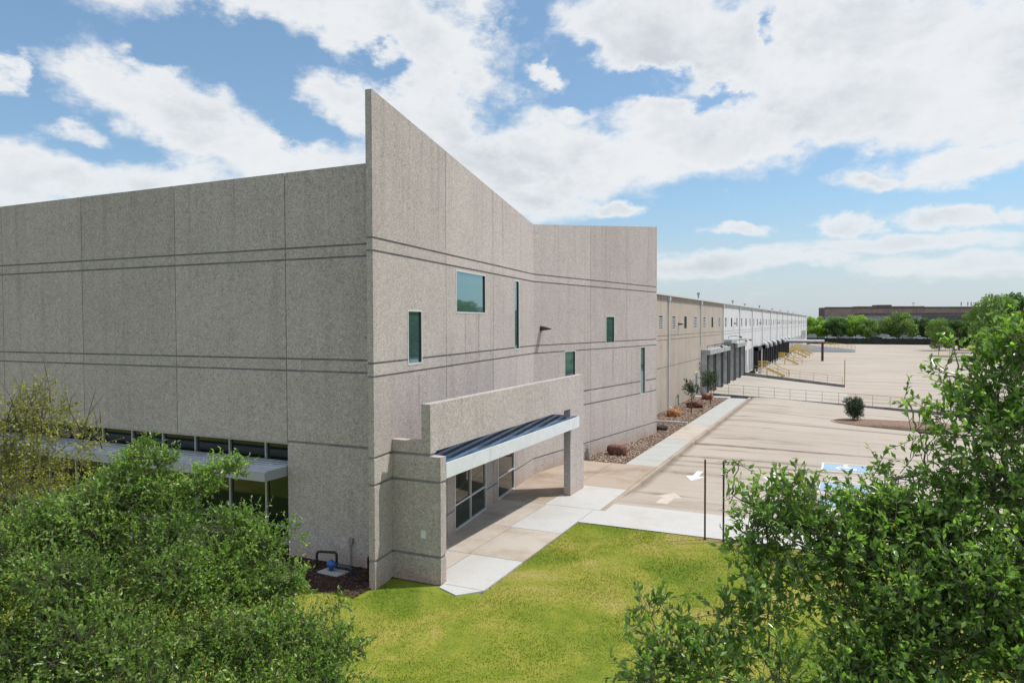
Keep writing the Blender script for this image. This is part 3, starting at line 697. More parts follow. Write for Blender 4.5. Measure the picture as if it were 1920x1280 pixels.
# gas meter at the foot of wall B
mb=MB(); mb.box(-13.05,37.15,.02,-12.80,37.45,.40); mb.box(-13.0,37.2,.42,-12.85,37.4,.62); mb.tube([(-12.92,37.3,.6),(-12.92,37.3,.78),(-13.2,37.3,.80)],.025)
o=mb.build('gas_meter',M['steel'],bevel=.02); o['label']='small grey gas meter at the foot of the wall behind the portal column'; o['category']='meter'
# ================================================================ WAREHOUSE
XW=-14.04; YE=291.5; YS=91.35; ZE=9.88
WH=thing('warehouse',(XW,60,0),'very long warehouse wall, tan near the camera and white further off, with loading doors','building')
FW=Frame((XW,48.0),(0,1),(1,0))
U=lambda y:y-48.0
# openings
vents=[]; k=0; y=58.96
while y<YE-3:
    vents.append((y,'W' if (k%3)==2 else 'L')); y+=4.98; k+=1
# shelter bays
bays=[77.05,81.6,86.7,92.2,97.5,102.2]; bay_top=[4.62,4.62,4.62,5.35,4.75,4.75]; bay_w=[4.4,4.9,4.6,4.7,4.4,4.6]
smalld=[111.9,117.2,120.6]
seals=[(122.9,128.2),(133.6,138.3),(141.0,146.4),(150.0,156.2),(160.2,166.5),(171.0,176.5),(179.5,184.5),(187.5,192.0)]
def wall_strip(y0,y1,mt,zb):
    mb=MB(); js=[]
    yy=51.0+4.98
    step=4.98; yj=y0; first=math.ceil((y0-56.5)/step)
    js=[56.5+step*i for i in range(first,200) if y0+.5<56.5+step*i<y1-.5]
    us=[y0]+js+[y1]
    for i,(a,b) in enumerate(zip(us,us[1:])):
        a2=U(a)+(.012 if i else 0); b2=U(b)-(.012 if i<len(us)-2 else 0)
        zc=zb
        gs=[(3.68,3.74)] if (mt is M['tan'] and b<78) else []
        gs+=[(6.0,6.05),(6.36,6.41),(9.45,9.50)]
        hs=[(U(v)-(.7 if t=='L' else .6),U(v)+(.7 if t=='L' else .6),6.92,8.10) for v,t in vents if a-1<v<b+1]+[(U(s)-.05,U(s)+1.55,-.01,2.45) for s in (73.6,) if a-2<s<b]
        for c,d in gs+[(ZE,ZE)]:
            for r in cutrects(a2,b2,zc,c,hs): FW.box(mb,*r[:2],r[2],r[3],-.03,0)
            zc=d
    mb.cur=1; FW.box(mb,U(y0),U(y1),zb,ZE-.02,-.5,-.13)
    mb.cur=2
    hsa=[(U(v)-(.7 if t=='L' else .6),U(v)+(.7 if t=='L' else .6),6.92,8.10) for v,t in vents if y0<v<y1]+[(U(s)-.05,U(s)+1.55,-.01,2.45) for s in (73.6,) if y0<s<y1]
    for r in cutrects(U(y0),U(y1),zb,ZE-.02,hsa): FW.box(mb,*r,-.129,-.031)
    return mb.build('wall',[mt,M['dark'],M['wallgrey']],WH)
wall_strip(48.0,YS,M['tan'],-.3); wall_strip(YS,YE,M['whitec'],-1.6)
for q in ((XW-60,YE-.3,-1.6,XW-.51,YE,ZE-.1),(XW-60,48.3,0,XW-.51,48.6,ZE-.1)): mb=MB(); mb.box(*q); mb.build('wall',M['whitec'],WH)
mb=MB(); mb.hexa([(XW-60,48.1,ZE+1.3),(XW+.12,48.1,ZE),(XW+.12,YE+.1,ZE),(XW-60,YE+.1,ZE+1.3),(XW-60,48.1,ZE+1.42),(XW+.12,48.1,ZE+.10),(XW+.12,YE+.1,ZE+.10),(XW-60,YE+.1,ZE+1.42)])
mb.build('roof',M['roofw'],WH)
mb=MB(); mb.box(XW+.125,48.1,ZE-.12,XW+.25,YE+.1,ZE+.05); mb.build('gutter',M['alum'],WH)
y=61.57
while y<YE:
    mb=MB(); mb.box(XW+.02,y-.14,ZE-.52,XW+.24,y+.14,ZE-.17); mb.tube([(XW+.10,y,ZE-.5),(XW+.10,y,.35 if y<76 else (5.0 if y<108 else 1.0))],.065,8)
    if y<76: mb.tube([(XW+.10,y,.36),(XW+.12,y,.2),(XW+.35,y-.02,.10)],.07,8)
    mb.build('downspout',M['white'],WH); y+=14.85
for v,t in vents:
    if t=='W': window(FW,U(v)-.60,U(v)+.60,6.92,8.10,WH,glass='glassw',rec=.012,fw_=.03,frame='greydoor',proud=.0)
    else:
        mb=MB(); FW.box(mb,U(v)-.70,U(v)-.66,6.92,8.10,-.05,.012); FW.box(mb,U(v)+.66,U(v)+.70,6.92,8.10,-.05,.012); FW.box(mb,U(v)-.66,U(v)+.66,8.06,8.10,-.05,.012)
        z=6.92
        while z<8.0: FW.box(mb,U(v)-.66,U(v)+.66,z,z+.06,-.02,.01); z+=.155
        lv=mb.build('louver',M['white'],WH); mb=MB(); FW.box(mb,U(v)-.655,U(v)+.655,6.93,8.05,-.05,-.021); mb.build('louver_gap',M['dark'],lv)
for yl in (65.8,101.1,131.5,167.,206.4,245.): wall_lamp(FW,U(yl),7.35,WH,.75)
# roof outlets seen over the eave
for yl,hh in ((64.,.55),(91.5,.7),(121.,.6),(136.,.5),(160.,.6),(188.,.5),(212.,.5),(240.,.6),(262.,.5)):
    mb=MB(); xx=XW-3.0; zb=ZE+.16; mb.tube([(xx,yl,zb),(xx,yl,zb+hh*1.3)],.10,8); mb.tube([(xx,yl,zb+hh*1.3),(xx,yl,zb+hh*1.7)],.19,8); mb.build('roof_vent',M['steel'],WH)
# personnel door
mb=MB(); FW.box(mb,U(73.6)-.05,U(73.6)+.06,0,2.45,-.1,.03); FW.box(mb,U(75.04),U(75.15),0,2.45,-.1,.03); FW.box(mb,U(73.66),U(75.04),2.35,2.45,-.1,.03)
dr=mb.build('door',M['white'],WH)
mb=MB(); FW.box(mb,U(73.67),U(75.03),0,2.34,-.09,-.05); mb.build('door_leaf',M['greydoor'],dr)
mb=MB(); FW.box(mb,U(73.85),U(74.2),.9,2.1,-.049,-.04); FW.box(mb,U(74.5),U(74.85),.9,2.1,-.049,-.04); mb.build('door_glass',M['glassw'],dr)
mb=MB(); FW.box(mb,U(75.9),U(76.1),2.6,2.9,0,.1); FW.box(mb,U(75.9),U(76.1),3.1,3.35,0,.1); mb.build('control_box',M['steel'],WH)
mb=MB(); mb.tube([(XW+.18,64.96,.05),(XW+.18,64.96,.75),(XW+.0,64.96,.8)],.06,8); mb.tube([(XW+.18,64.96,.72),(XW+.18,64.96,1.02)],.085,8)
mb.build('hose_pipe',M['steel'],WH)
# dock shelters (deep grey box frames round the roller doors)
for y0,zt,w in zip(bays,bay_top,bay_w):
    D=.62
    mb=MB(); FW.box(mb,U(y0)-.05,U(y0)+w-.07,zt-.55,zt,0.001,D+.35); sh=mb.build('dock_shelter',M['hood'],WH,bevel=.04)
    for q0,q1 in ((0,.30),(w-.42,w-.12)):
        mb=MB(); FW.box(mb,U(y0)+q0,U(y0)+q1,-.15 if y0<92 else -.35,zt-.55,0.001,D); mb.build('shelter_side',M['greypad'],sh)
        mb=MB(); FW.box(mb,U(y0)+q0-.02,U(y0)+q0+.95,-.15 if y0<92 else -.35,zt-.55,D+.001,D+.07); mb.build('shelter_pad',M['rubber'],sh)
    mb=MB()
    for i in range(7): # ribbed roller door
        a=U(y0)+.31+i*(w-.75)/7; FW.box(mb,a,a+(w-.75)/7-.05,-.2,zt-.56,.02,.10)
    FW.box(mb,U(y0)+.31,U(y0)+w-.43,-.2,zt-.56,.001,.0199); mb.build('roller_door',M['greydoor'],sh)
    mb=MB(); FW.box(mb,U(y0)+.301,U(y0)+.45,-.2,zt-.56,.11,D-.05); mb.build('shelter_curtain',M['rubber'],sh)
    mb=MB(); P=FW.P; uu=U(y0)+w*.55
    mb.tube([P(uu,zt+.02,.2),P(uu,zt+.35,.25),P(uu,zt+.42,1.0),P(uu,zt+.30,1.7)],.035,6); mb.tube([P(uu,zt+.36,1.6),P(uu,zt+.2,1.85)],.10,8)
    mb.build('dock_lamp',M['black'],sh)
# small roller doors with bumpers
def bumpers(par,y,w):
    for yy in (y+.1,y+w-.35):
        mb=MB(); mb.box(XW+.001,yy,-.85,XW+.22,yy+.28,-.25); mb.build('bumper',M['rubber'],par)
for y in smalld:
    mb=MB(); FW.box(mb,U(y),U(y)+2.5,-.02,3.3,.001,.05)
    for i in range(8): FW.box(mb,U(y)+.02,U(y)+2.48,.06+i*.4,.40+i*.4,.05,.075)
    d=mb.build('roller_door',M['greydoor'],WH); bumpers(d,y,2.5)
for i,(a,b) in enumerate(seals):
    mb=MB(); FW.box(mb,U(a),U(a)+.55,-.15,3.35,.001,.75); FW.box(mb,U(b)-.55,U(b),-.15,3.35,.001,.75); FW.box(mb,U(a),U(b),2.85,3.50,.002,.85)
    s=mb.build('dock_seal',M['rubber'],WH)
    mb=MB(); FW.box(mb,U(a)+.551,U(b)-.551,-.02,2.84,.01,.06)
    for k in range(6): FW.box(mb,U(a)+.6,U(b)-.6,.05+k*.46,.46+k*.46,.06,.08)
    mb.build('roller_door',M['whitec'],s); bumpers(s,a+.4,(b-a)-.8)
    if i>0:
        mb=MB(); P=FW.P; uc=U(a)-.35
        ring=[P(uc,3.3,.1),P(uc,3.75,.35),P(uc,3.85,.8),P(uc,3.5,1.25),P(uc,3.0,1.35)]
        mb.tube(ring,[.1,.2,.25,.22,.12],8); mb.build('duct_hose',M['canopyl'],s,smooth=True)
for y,a,b in ((131.,-1.4,3.1),(196.,-1.4,3.6)):
    mb=MB(); mb.box(XW+.001,y,a,XW+.55,y+.5,b); mb.build('pilaster',M['white'],WH)
y=201.
while y<258:
    mb=MB(); FW.box(mb,U(y),U(y)+2.9,-.02,3.2,.001,.06); FW.box(mb,U(y)+.1,U(y)+2.8,.2,3.1,.06,.09); d=mb.build('roller_door',M['greydoor'],WH); bumpers(d,y,2.9); y+=6.2
for yw in (259.,268.,276.):
    mb=MB(); FW.box(mb,U(yw),U(yw)+4.0,1.6,4.6,.001,.05); mb.build('shutter',M['black'],WH)
# ================================================================ RAMP WALLS, RAILS, STAIRS
def wall_sloped(name,y,x0,x1,zb0,zb1,zt0,zt1,th,label,cat,mt):
    t=thing(name,((x0+x1)/2,y,zb1),label,cat)
    mb=MB(); mb.hexa([(x0,y,zb0-.6),(x1,y,zb1-.6),(x1,y+th,zb1-.6),(x0,y+th,zb0-.6),(x0,y,zt0),(x1,y,zt1),(x1,y+th,zt1),(x0,y+th,zt0)])
    mb.build('wall_body',mt,t); return t
w1=wall_sloped('ramp_wall',76.37,XW+.3,12,-.1,-1.3,.16,-.98,.22,'low grey concrete wall with thin rails crossing the lot beyond the end of the walkway','wall',M['wallgrey'])
w2=wall_sloped('ramp_wall',106.95,XW+.3,-.4,-.1,-1.4,.38,-1.02,.24,'low grey concrete wall on the far side of the pale ramp, ending at a tall thin post','wall',M['wallgrey'])
w3=wall_sloped('ramp_wall',232.,XW+.3,2.0,-1.4,-1.4,1.0,-.5,.3,'distant pale grey ramp wall carrying a yellow rail near the far end of the warehouse','wall',M['canopyl'])
def rail(y,x0,x1,zt0,zt1,posts,hgt,mt,label,name='railing',r=.022,n=3,z_off=0.):
    zt=lambda x:zt0+(zt1-zt0)*(x-x0)/(x1-x0)
    t=thing(name,(x0,y,zt(x0)),label,'railing')
    for x in posts:
        mb=MB(); mb.tube([(x,y,zt(x)-.02),(x,y,zt(x)+hgt)],r,6); mb.build('post',mt,t)
    for k in range(n):
        h_=hgt*(1-k/n); mb=MB(); mb.tube([(posts[0],y,zt(posts[0])+h_),(posts[-1],y,zt(posts[-1])+h_)],r*(1 if k==0 else .7),6); mb.build('rail',mt,t)
    return t
M['railp']=mat('faded_yellow_rail',(.42,.33,.20),.6)
rail(76.48,-12.9,12,.16-.09,-.98,[-12.6+1.48*i for i in range(17)],1.07,M['railp'],'thin faded yellow railing on top of the nearer low grey ramp wall')
rail(107.07,XW+.4,-.4,.36,-1.02,[-13.+1.75*i for i in range(7)]+[-.6],1.07,M['railp'],'thin faded railing on top of the far ramp wall running out to the tall post')
rail(232.15,XW+.4,2.,1.0,-.5,[-13.4+1.1*i for i in range(15)],1.2,M['yellow'],'yellow railing on the distant grey ramp wall',r=.06)
mb=MB(); mb.tube([(-.35,107.3,-1.4),(-.35,107.3,2.25)],.06,8); mb.tube([(-.35,107.3,2.25),(-.35,107.3,2.32)],.08,8)
o=mb.build('steel_post',M['railp']); o['label']='tall thin faded yellow post at the outer end of the far ramp wall'; o['category']='post'
def stairs(y,label,xw=XW,L=2.05,W=1.3,zp=0.,zg=-1.4,run=3.4):
    t=thing('loading_stairs',(xw,y,zg),label,'stairs','yellow steel stairs up to the loading doors')
    mb=MB(); mb.box(xw+.1,y,zp-.12,xw+L,y+W,zp); mb.build('landing',M['yellow'],t)
    for yy in (y+.04,y+W-.04):
        mb=MB()
        for x in (xw+.2,xw+L-.06): mb.bar((x,yy,zg),(x,yy,zp+1.07),.07)
        for z in (.55,1.07): mb.bar((xw+.2,yy,zp+z),(xw+L-.06,yy,zp+z),.06)
        k=xw+.32
        while k<xw+L-.1: mb.bar((k,yy,zp),(k,yy,zp+1.05),.035); k+=.13
        # stair rail
        x0=xw+L-.06; x1=x0+run
        mb.bar((x0,yy,zp+1.07),(x1-.6,yy,zg+1.25),.06); mb.bar((x0,yy,zp+.55),(x1-.6,yy,zg+.75),.05); mb.bar((x1-.6,yy,zg+1.25),(x1,yy,zg+1.1),.06)
        mb.bar((x1,yy,zg),(x1,yy,zg+1.13),.09); mb.bar(((x0+x1)/2,yy,zg),((x0+x1)/2,yy,(zp+zg)/2+1.15),.05)
        mb.build('handrail',M['yellow'],t)
        mb=MB(); mb.bar((x0,yy,zp-.12),(x1-.65,yy,zg+.08),.06,.26); mb.build('stringer',M['yellow'],t)
    n=7
    for i in range(n):
        x=xw+L+(run-.8)*i/n; z=zp-(zp-zg)*(i+1)/(n+.6); mb=MB(); mb.box(x,y+.08,z-.04,x+.36,y+W-.08,z); mb.build('tread',M['bronze'],t)
    return t
st0=stairs(124.0,'yellow steel stairs nearest the camera, in front of the first black loading door')
for y,l in ((160.8,'second yellow steel stairs along the white wall, counted from the camera'),(194.,'yellow steel stairs standing just past the dark red column'),(207.,'fourth yellow steel stairs along the white wall, partly behind the third'),(219.,'farthest yellow steel stairs, just before the distant grey ramp wall')):
    copy_tree(st0,(XW,y,-1.4),l)
# beam on a column (pipe bridge)
PB=thing('pipe_frame',(-5.24,178.3,-1.4),'dark red steel column and grey topped beam standing out from the white warehouse wall','frame')
mb=MB(); mb.box(-5.50,178.05,-1.4,-4.98,178.55,2.72); mb.build('column',M['maroon'],PB)
mb=MB(); mb.box(XW+.02,178.0,2.70,-4.8,178.6,2.95); mb.build('beam',M['maroon'],PB)
mb=MB(); mb.tube([(XW+.02,178.3,3.15),(-4.85,178.3,3.15)],.33,12); mb.build('pipe',M['canopyl'],PB,smooth=False)
# ================================================================ SMALL THINGS
def boulder(x,y,w,d,hh,mt,label,seed):
    v,f=icos(); r=np.random.default_rng(seed)
    # subdivide twice
    vv=[tuple(q) for q in v]; ff=[tuple(q) for q in f]
    for _ in range(2):
        cache={}; nf=[]
        def mid(a,b):
            k=(min(a,b),max(a,b))
            if k not in cache:
                q=np.array(vv[a])+np.array(vv[b]); q/=np.linalg.norm(q); vv.append(tuple(q)); cache[k]=len(vv)-1
            return cache[k]
        for a,b,c in ff:
            ab,bc,ca=mid(a,b),mid(b,c),mid(c,a); nf+=[(a,ab,ca),(b,bc,ab),(c,ca,bc),(ab,bc,ca)]
        ff=nf
    q=np.array(vv); q=np.sign(q)*np.abs(q)**.62
    for _ in range(12):  # chisel flat facets
        n=r.normal(size=3); n/=np.linalg.norm(n); k=r.uniform(.75,1.15); dd=q@n; q-=np.outer(np.maximum(dd-k,0),n)
    q+=r.normal(scale=.018,size=q.shape)
    q=q*np.array([w/2,d/2,hh*.62])/.95+np.array([x,y,hh*.36])
    o=npmesh('boulder',q,np.array(ff),mt,label=label,category='boulder'); return o
boulder(-11.9,39.4,1.15,.8,.55,M['stone1'],'dark red boulder nearest the entrance, in the gravel bed against the tall wall',1)
boulder(-11.75,49.6,.9,.6,.35,M['stone3'],'nearly black low rock just past the corner of the tall wall',2)
boulder(-12.5,57.0,1.05,.8,.62,M['stone2'],'orange rust coloured boulder at the foot of the nearest white downspout',3)
boulder(-12.2,63.6,1.5,.8,.62,M['stone1'],'long dark red boulder behind the smaller sapling',4)
boulder(-12.3,70.8,1.15,.9,.62,M['stone4'],'reddish boulder beside the larger sapling at the far end of the gravel bed',5)
for x,l in ((-4.42,'thin black upright post at the lawn edge, the left one of two'),(-3.80,'thin black upright post at the lawn edge, the right one of two')):
    mb=MB(); mb.tube([(x,25.08,-.1),(x,25.08,2.78)],.032,8); mb.box(x-.05,25.03,0,x+.05,25.13,.02)
    o=mb.build('metal_post',M['bronze'] if x<-4 else M['black']); o['label']=l; o['category']='post'; o['group']='posts at the lawn edge'
# backflow assembly
BF=thing('backflow_valve',(-14.1,17.0,0),'blue backflow valve with black looped pipe on a small concrete pad by the shaded wall','valve')
mb=MB(); mb.prism([(-14.33,16.78),(-13.55,16.72),(-13.46,17.18),(-14.26,17.22)],0,.09); mb.build('pad',M['newconc2'],BF)
mb=MB(); mb.tube([(-14.58,17.05,0),(-14.58,17.05,.50),(-14.55,17.06,.56),(-14.50,17.07,.58),(-14.02,17.2,.58),(-13.97,17.2,.56),(-13.95,17.2,.5),(-13.95,17.2,.2)],.04,10); mb.build('pipe_loop',M['black'],BF)
mb=MB(); mb.tube([(-14.15,17.0,.28),(-14.08,17.0,.28),(-14.0,17.0,.28),(-13.9,17.0,.28),(-13.82,17.0,.27)],[.05,.10,.12,.10,.06],12); mb.tube([(-14.0,17.0,.1),(-14.0,17.0,.4)],.07,10); mb.build('valve_body',M['bluevalve'],BF,smooth=True)
mb=MB(); mb.tube([(-13.86,17.0,.28),(-13.3,17.0,.28),(-13.25,17.0,.25),(-13.22,17.0,.0)],.055,10); mb.tube([(-13.8,17.0,.28),(-13.76,17.0,.28)],.085,10); mb.build('outlet_pipe',mat('dark_blue_pipe',(.02,.035,.06),.4),BF)
mb=MB(); mb.tube([(-13.78,17.66,0),(-13.78,17.66,.78)],.022,8); mb.box(-13.85,17.62,.74,-13.70,17.715,.92)
o=mb.build('conduit',M['steel'],bevel=.01); o['label']='grey conduit with a small box on the shaded wall behind the blue valve'; o['category']='conduit'
mb=MB(); mb.tube([(-13.08,17.6,0),(-13.08,17.6,.42),(-13.08,17.7,.46)],.035,8); o=mb.build('drain_pipe',M['black']); o['label']='short black pipe tucked into the corner beside the concrete fin'; o['category']='pipe'
# painted arrows and bays, each a thin sheet just above the slab
def decal(name,polys,mt,label,cat,z=.006,group=None):
    mb=MB()
    for p in polys: mb.poly([(x,y,near(x,y)+z) for x,y in p])
    o=mb.build(name,mt); o['label']=label; o['category']=cat
    if group: o['group']=group
    return o
def worn(c,back,t):
    def f(h,b):
        n=h.noise(h.pos(),5.,5,.7); h.L(h.mix(h.ss(n,t-.15,t+.15),back,c),b.inputs['Base Color'])
    return f
M['pw']=mat('white_road_paint',rough=.7,fn=worn((.76,.76,.76),(.6,.56,.5),.3))
M['pwf']=mat('faded_road_paint',rough=.8,fn=worn((.56,.50,.43),(.46,.38,.31),.42))
M['pb']=mat('blue_road_paint',rough=.7,fn=worn((.27,.42,.60),(.42,.42,.42),.38))
def arrow(cx_,cy_,dirn,L,w,hw,hl):
    s=dirn
    return [[(cx_-w/2,cy_-s*L/2),(cx_+w/2,cy_-s*L/2),(cx_+w/2,cy_+s*(L/2-hl)),(cx_-w/2,cy_+s*(L/2-hl))][::1 if s>0 else -1],
            [(cx_-hw/2,cy_+s*(L/2-hl)),(cx_+hw/2,cy_+s*(L/2-hl)),(cx_,cy_+s*L/2)][::1 if s>0 else -1]]
decal('road_arrow',arrow(-6.80,36.0,-1,2.4,.30,.95,1.1),M['pw'],'bright white painted arrow on the lot pointing towards the lawn','arrow')
decal('road_arrow',arrow(-6.95,30.6,1,2.6,.50,1.25,1.2),M['pwf'],'worn faded arrow on the lot pointing away from the lawn','arrow')
decal('road_arrow',arrow(-3.3,37.3,-1,2.4,.30,.95,1.1),M['pw'],'white arrow half hidden behind the top of the foreground tree','arrow')
def rect(x0,y0,x1,y1): return [(x0,y0),(x1,y0),(x1,y1),(x0,y1)]
def wheel_sym(cx_,cy_,s):
    ps=[]
    for i in range(12):
        a,b=math.pi*2*i/14+.9,math.pi*2*(i+1)/14+.9
        ps.append([(cx_+s*.34*math.cos(a),cy_-.12*s+s*.34*math.sin(a)),(cx_+s*.34*math.cos(b),cy_-.12*s+s*.34*math.sin(b)),(cx_+s*.24*math.cos(b),cy_-.12*s+s*.24*math.sin(b)),(cx_+s*.24*math.cos(a),cy_-.12*s+s*.24*math.sin(a))][::-1])
    ps.append(rect(cx_-.06*s,cy_-.05*s,cx_+.06*s,cy_+.42*s)); ps.append(rect(cx_+.061*s,cy_-.02*s,cx_+.34*s,cy_+.08*s)); ps.append(rect(cx_+.26*s,cy_-.30*s,cx_+.36*s,cy_-.021*s))
    ps.append([(cx_+.10*s*math.cos(t),cy_+.53*s+.10*s*math.sin(t)) for t in [math.pi*2*k/10 for k in range(10)]])
    return ps
for i,(y0,l) in enumerate(((40.45,'farther pale blue accessible bay square with white wheelchair symbol'),(35.3,'nearer pale blue accessible bay square with white wheelchair symbol'),(32.1,'blue accessible bay square mostly hidden by the foreground tree'))):
    t=thing('accessible_bay',(-.1,y0,0),l,'bay marking')
    mb=MB(); x0=-1.1
    mb.poly([(x,y,near(x,y)+.006) for x,y in rect(x0,y0,x0+2.1,y0+1.75)]); mb.build('blue_square',M['pb'],t)
    mb=MB()
    for p in wheel_sym(x0+1.05,y0+.85,1.45): mb.poly([(x,y,near(x,y)+.011) for x,y in p])
    mb.build('wheelchair_symbol',M['pw'],t)
lines=[rect(-1.1,42.5,4.6,42.61),rect(-1.1,40.1,4.6,40.21),rect(-1.1,37.3,4.6,37.41),rect(-1.1,34.7,4.6,34.81),rect(-1.21,34.8,-1.11,42.5)]
for k in range(4): lines.append([(-.9+k*.02,38.0+k*.62-.5),(-.9+k*.02,38.08+k*.62-.5),(4.5,38.08+k*.62+.1),(4.5,38.0+k*.62+.1)][::-1])
decal('bay_lines',lines,M['pw'],'white lines and hatching between the blue accessible bays','bay lines')
for i in range(6):
    y=45.2+2.75*i; x0=-1.4+i*.25
    decal('bay_line',[rect(x0,y,x0+5.2,y+.10)],M['pwf'],f'faded white bay line on the lot, {["first","second","third","fourth","fifth","sixth"][i]} beyond the blue bays','bay line',group='faded parking bay lines')
# island with bush
def island(pts,z,label,mtop,mside,zt=.16):
    t=thing('kerbed_island',(sum(p[0] for p in pts)/len(pts),sum(p[1] for p in pts)/len(pts),z),label,'island')
    mb=MB(); mb.prism(pts,z-.2,z+zt); mb.build('kerb_ring',mside,t,bevel=.03)
    c=(t.location.x,t.location.y); ins=[(c[0]+(x-c[0])*(1-.2/max(.5,math.hypot(x-c[0],y-c[1]))),c[1]+(y-c[1])*(1-.2/max(.5,math.hypot(x-c[0],y-c[1])))) for x,y in pts]
    mb=MB(); mb.prism(ins,z,z+zt+.03); mb.build('planting_soil',mtop,t); return t
zi=near(1.,62)
island([(-1.2,62.6),(-.8,61.6),(1,60.9),(6.5,60.7),(7.5,61.5),(7.5,63.6),(6.8,64.4),(.2,64.4),(-.8,63.8)],zi,'low kerbed island in the lot with bare brown soil under the round bush',M['gravbase'],M['oldconc'])
island([(19.3,212.),(21,209),(34,208.2),(36,211),(36,216),(20.5,216.5)],-1.4,'distant kerbed grass island near the right edge of the lot',M['lawn'],M['oldconc'],.2)
# lamp poles
LP=thing('light_pole',(21.2,213.5,-1.4),'short pole with two small heads on the distant island','light pole')
mb=MB(); mb.tube([(21.2,213.5,-1.3),(21.2,213.5,1.5)],.09,8); mb.build('pole',M['steel'],LP)
for s in (-1,1):
    mb=MB(); mb.box(21.2+s*.12,213.3,1.35,21.2+s*.62,213.7,1.75); mb.build('lamp_head',M['steel'],LP)
mb=MB(); mb.tube([(20.3,183.1,-1.4),(20.3,183.1,1.7)],.06,8); o=mb.build('thin_pole',M['steel']); o['label']='thin bare pole standing on the lot in front of the distant island'; o['category']='pole'
mb=MB(); mb.tube([(10.4,100.5,-1.4),(10.4,100.5,-.5)],.07,8); mb.tube([(10.4,100.5,-.5),(10.4,100.5,-.42)],.09,8); o=mb.build('red_bollard',mat('red_paint',(.35,.04,.03),.5)); o['label']='dark red upright bollard seen through the foreground twigs'; o['category']='bollard'
mb=MB(); mb.prism([(29.5,283.4),(31.0,283.4),(31.0,284.3),(29.5,284.3)],-1.35,.6); mb.tube([(30.25,283.9,.6),(30.25,283.9,.95)],.45,10); o=mb.build('yellow_cabinet',M['yellow'],bevel=.08); o['label']='yellow upright cabinet at the far edge of the lot beside the dark fence'; o['category']='cabinet'
# ================================================================ FOLIAGE
def leaves(P,D,S,tint,rg,wr=.46,fold=.25,upf=.55):
    """diamond leaves, two triangles each, folded on the midrib"""
    n=len(P); D=D/np.linalg.norm(D,axis=1,keepdims=True)
    rnd=rg.normal(scale=.75,size=(n,3)); rnd[:,2]+=upf; side=np.cross(D,rnd); side/=np.linalg.norm(side,axis=1,keepdims=True)
    nr=np.cross(side,D); S=S[:,None]
    b=P; t=P+D*S; mid=P+D*S*.48
    l=mid+side*S*wr*.5+nr*S*fold*.3; r=mid-side*S*wr*.5+nr*S*fold*.3
    co=np.stack([b,l,t,r],1).reshape(-1,3); i=np.arange(n)[:,None]*4
    f=np.concatenate([i+np.array([[0,2,1]]),i+np.array([[0,3,2]])],1).reshape(-1,3)
    return co,f,np.repeat(tint,2)
def sprays(clumps,per_r2,leaf,rg,tw_len=(.18,.42),k=11,upb=.45,densf=None):
    """twigs with leaves along them filling ellipsoidal clumps; returns leaf arrays and twig segments"""
    PP=[];DD=[];SS=[];TT=[];tw=[]
    for (cx_,cy_,cz_,r) in clumps:
        n=max(3,int(per_r2*r*r*(densf(cx_,cy_,cz_) if densf else 1))); c=np.array([cx_,cy_,cz_])
        d=rg.normal(size=(n,3)); d/=np.linalg.norm(d,axis=1,keepdims=True)
        rad=r*rg.uniform(.12,1.,n)**.5*.92
        st=c+d*rad[:,None]*np.array([1,1,.85])
        g=d*.8+np.array([0,0,upb])+rg.normal(scale=.45,size=(n,3)); g/=np.linalg.norm(g,axis=1,keepdims=True)
        ln=rg.uniform(*tw_len,n)*min(1.,.45+r)
        clt=rg.uniform(-.24,.2)
        bend=rg.normal(scale=.25,size=(n,3))
        for j in range(k):
            s=(j+.6)/k
            p=st+g*ln[:,None]*s+bend*ln[:,None]*s*s*.5
            dl=g*.75+rg.normal(scale=.62,size=(n,3))
            PP.append(p);DD.append(dl);SS.append(leaf*rg.uniform(.5,1.35,n)*(1.05-.25*s))
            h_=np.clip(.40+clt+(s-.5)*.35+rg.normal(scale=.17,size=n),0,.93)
            y=rg.uniform(size=n)<.012; h_[y]=1.
            TT.append(h_)
        tw.append(np.stack([st-g*ln[:,None]*.35,st+g*ln[:,None]*.5+bend*ln[:,None]*.12,st+g*ln[:,None]+bend*ln[:,None]*.5],1))
    return np.concatenate(PP),np.concatenate(DD),np.concatenate(SS),np.concatenate(TT),np.concatenate(tw)
def twigmesh(tw,r0_):
    n=len(tw); out=[]
    a=tw[:,2]-tw[:,0]; a/=np.linalg.norm(a,axis=1,keepdims=True)
    e1=np.cross(a,[.3,.5,.81]); e1/=np.linalg.norm(e1,axis=1,keepdims=True); e2=np.cross(a,e1)
    V=[]
    for j,rr in enumerate((r0_,r0_*.7,r0_*.3)):
        for q in range(3):
            t=2*math.pi*q/3; V.append(tw[:,j]+(e1*math.cos(t)+e2*math.sin(t))*rr)
    V=np.stack(V,1).reshape(-1,3); F=[]
    for j in range(2):
        for q in range(3): F.append([j*3+q,j*3+(q+1)%3,j*3+3+(q+1)%3,j*3+3+q])
    F=(np.array(F)[None]+np.arange(n)[:,None,None]*9).reshape(-1,4); return V,F
def limbs(mb,hub,trunk_r,clumps,rg,minr=.008,sub=True):
    hub=Vector(hub)
    cl=sorted(clumps,key=lambda c:(Vector(c[:3])-hub).length)
    nodes=[(hub,trunk_r)]
    for c in cl:
        e=Vector(c[:3]); best=min(nodes,key=lambda nd:(nd[0]-e).length+.25*(nd[0]-hub).length)
        s,r=best; L=(e-s).length; r1=max(minr,r*.62); pts=[];rs=[]
        for i in range(7):
            t=i/6; p=s.lerp(e,t)+Vector((0,0,-.10*L*math.sin(math.pi*t)))+Vector(rg.normal(scale=.025*L,size=3))*(1 if 0<i<6 else 0); pts.append(p); rs.append(r1*(1-t*.55))
        mb.tube(pts,rs,6); nodes.append((pts[-1],rs[-1])); nodes.append((pts[3],rs[3]))
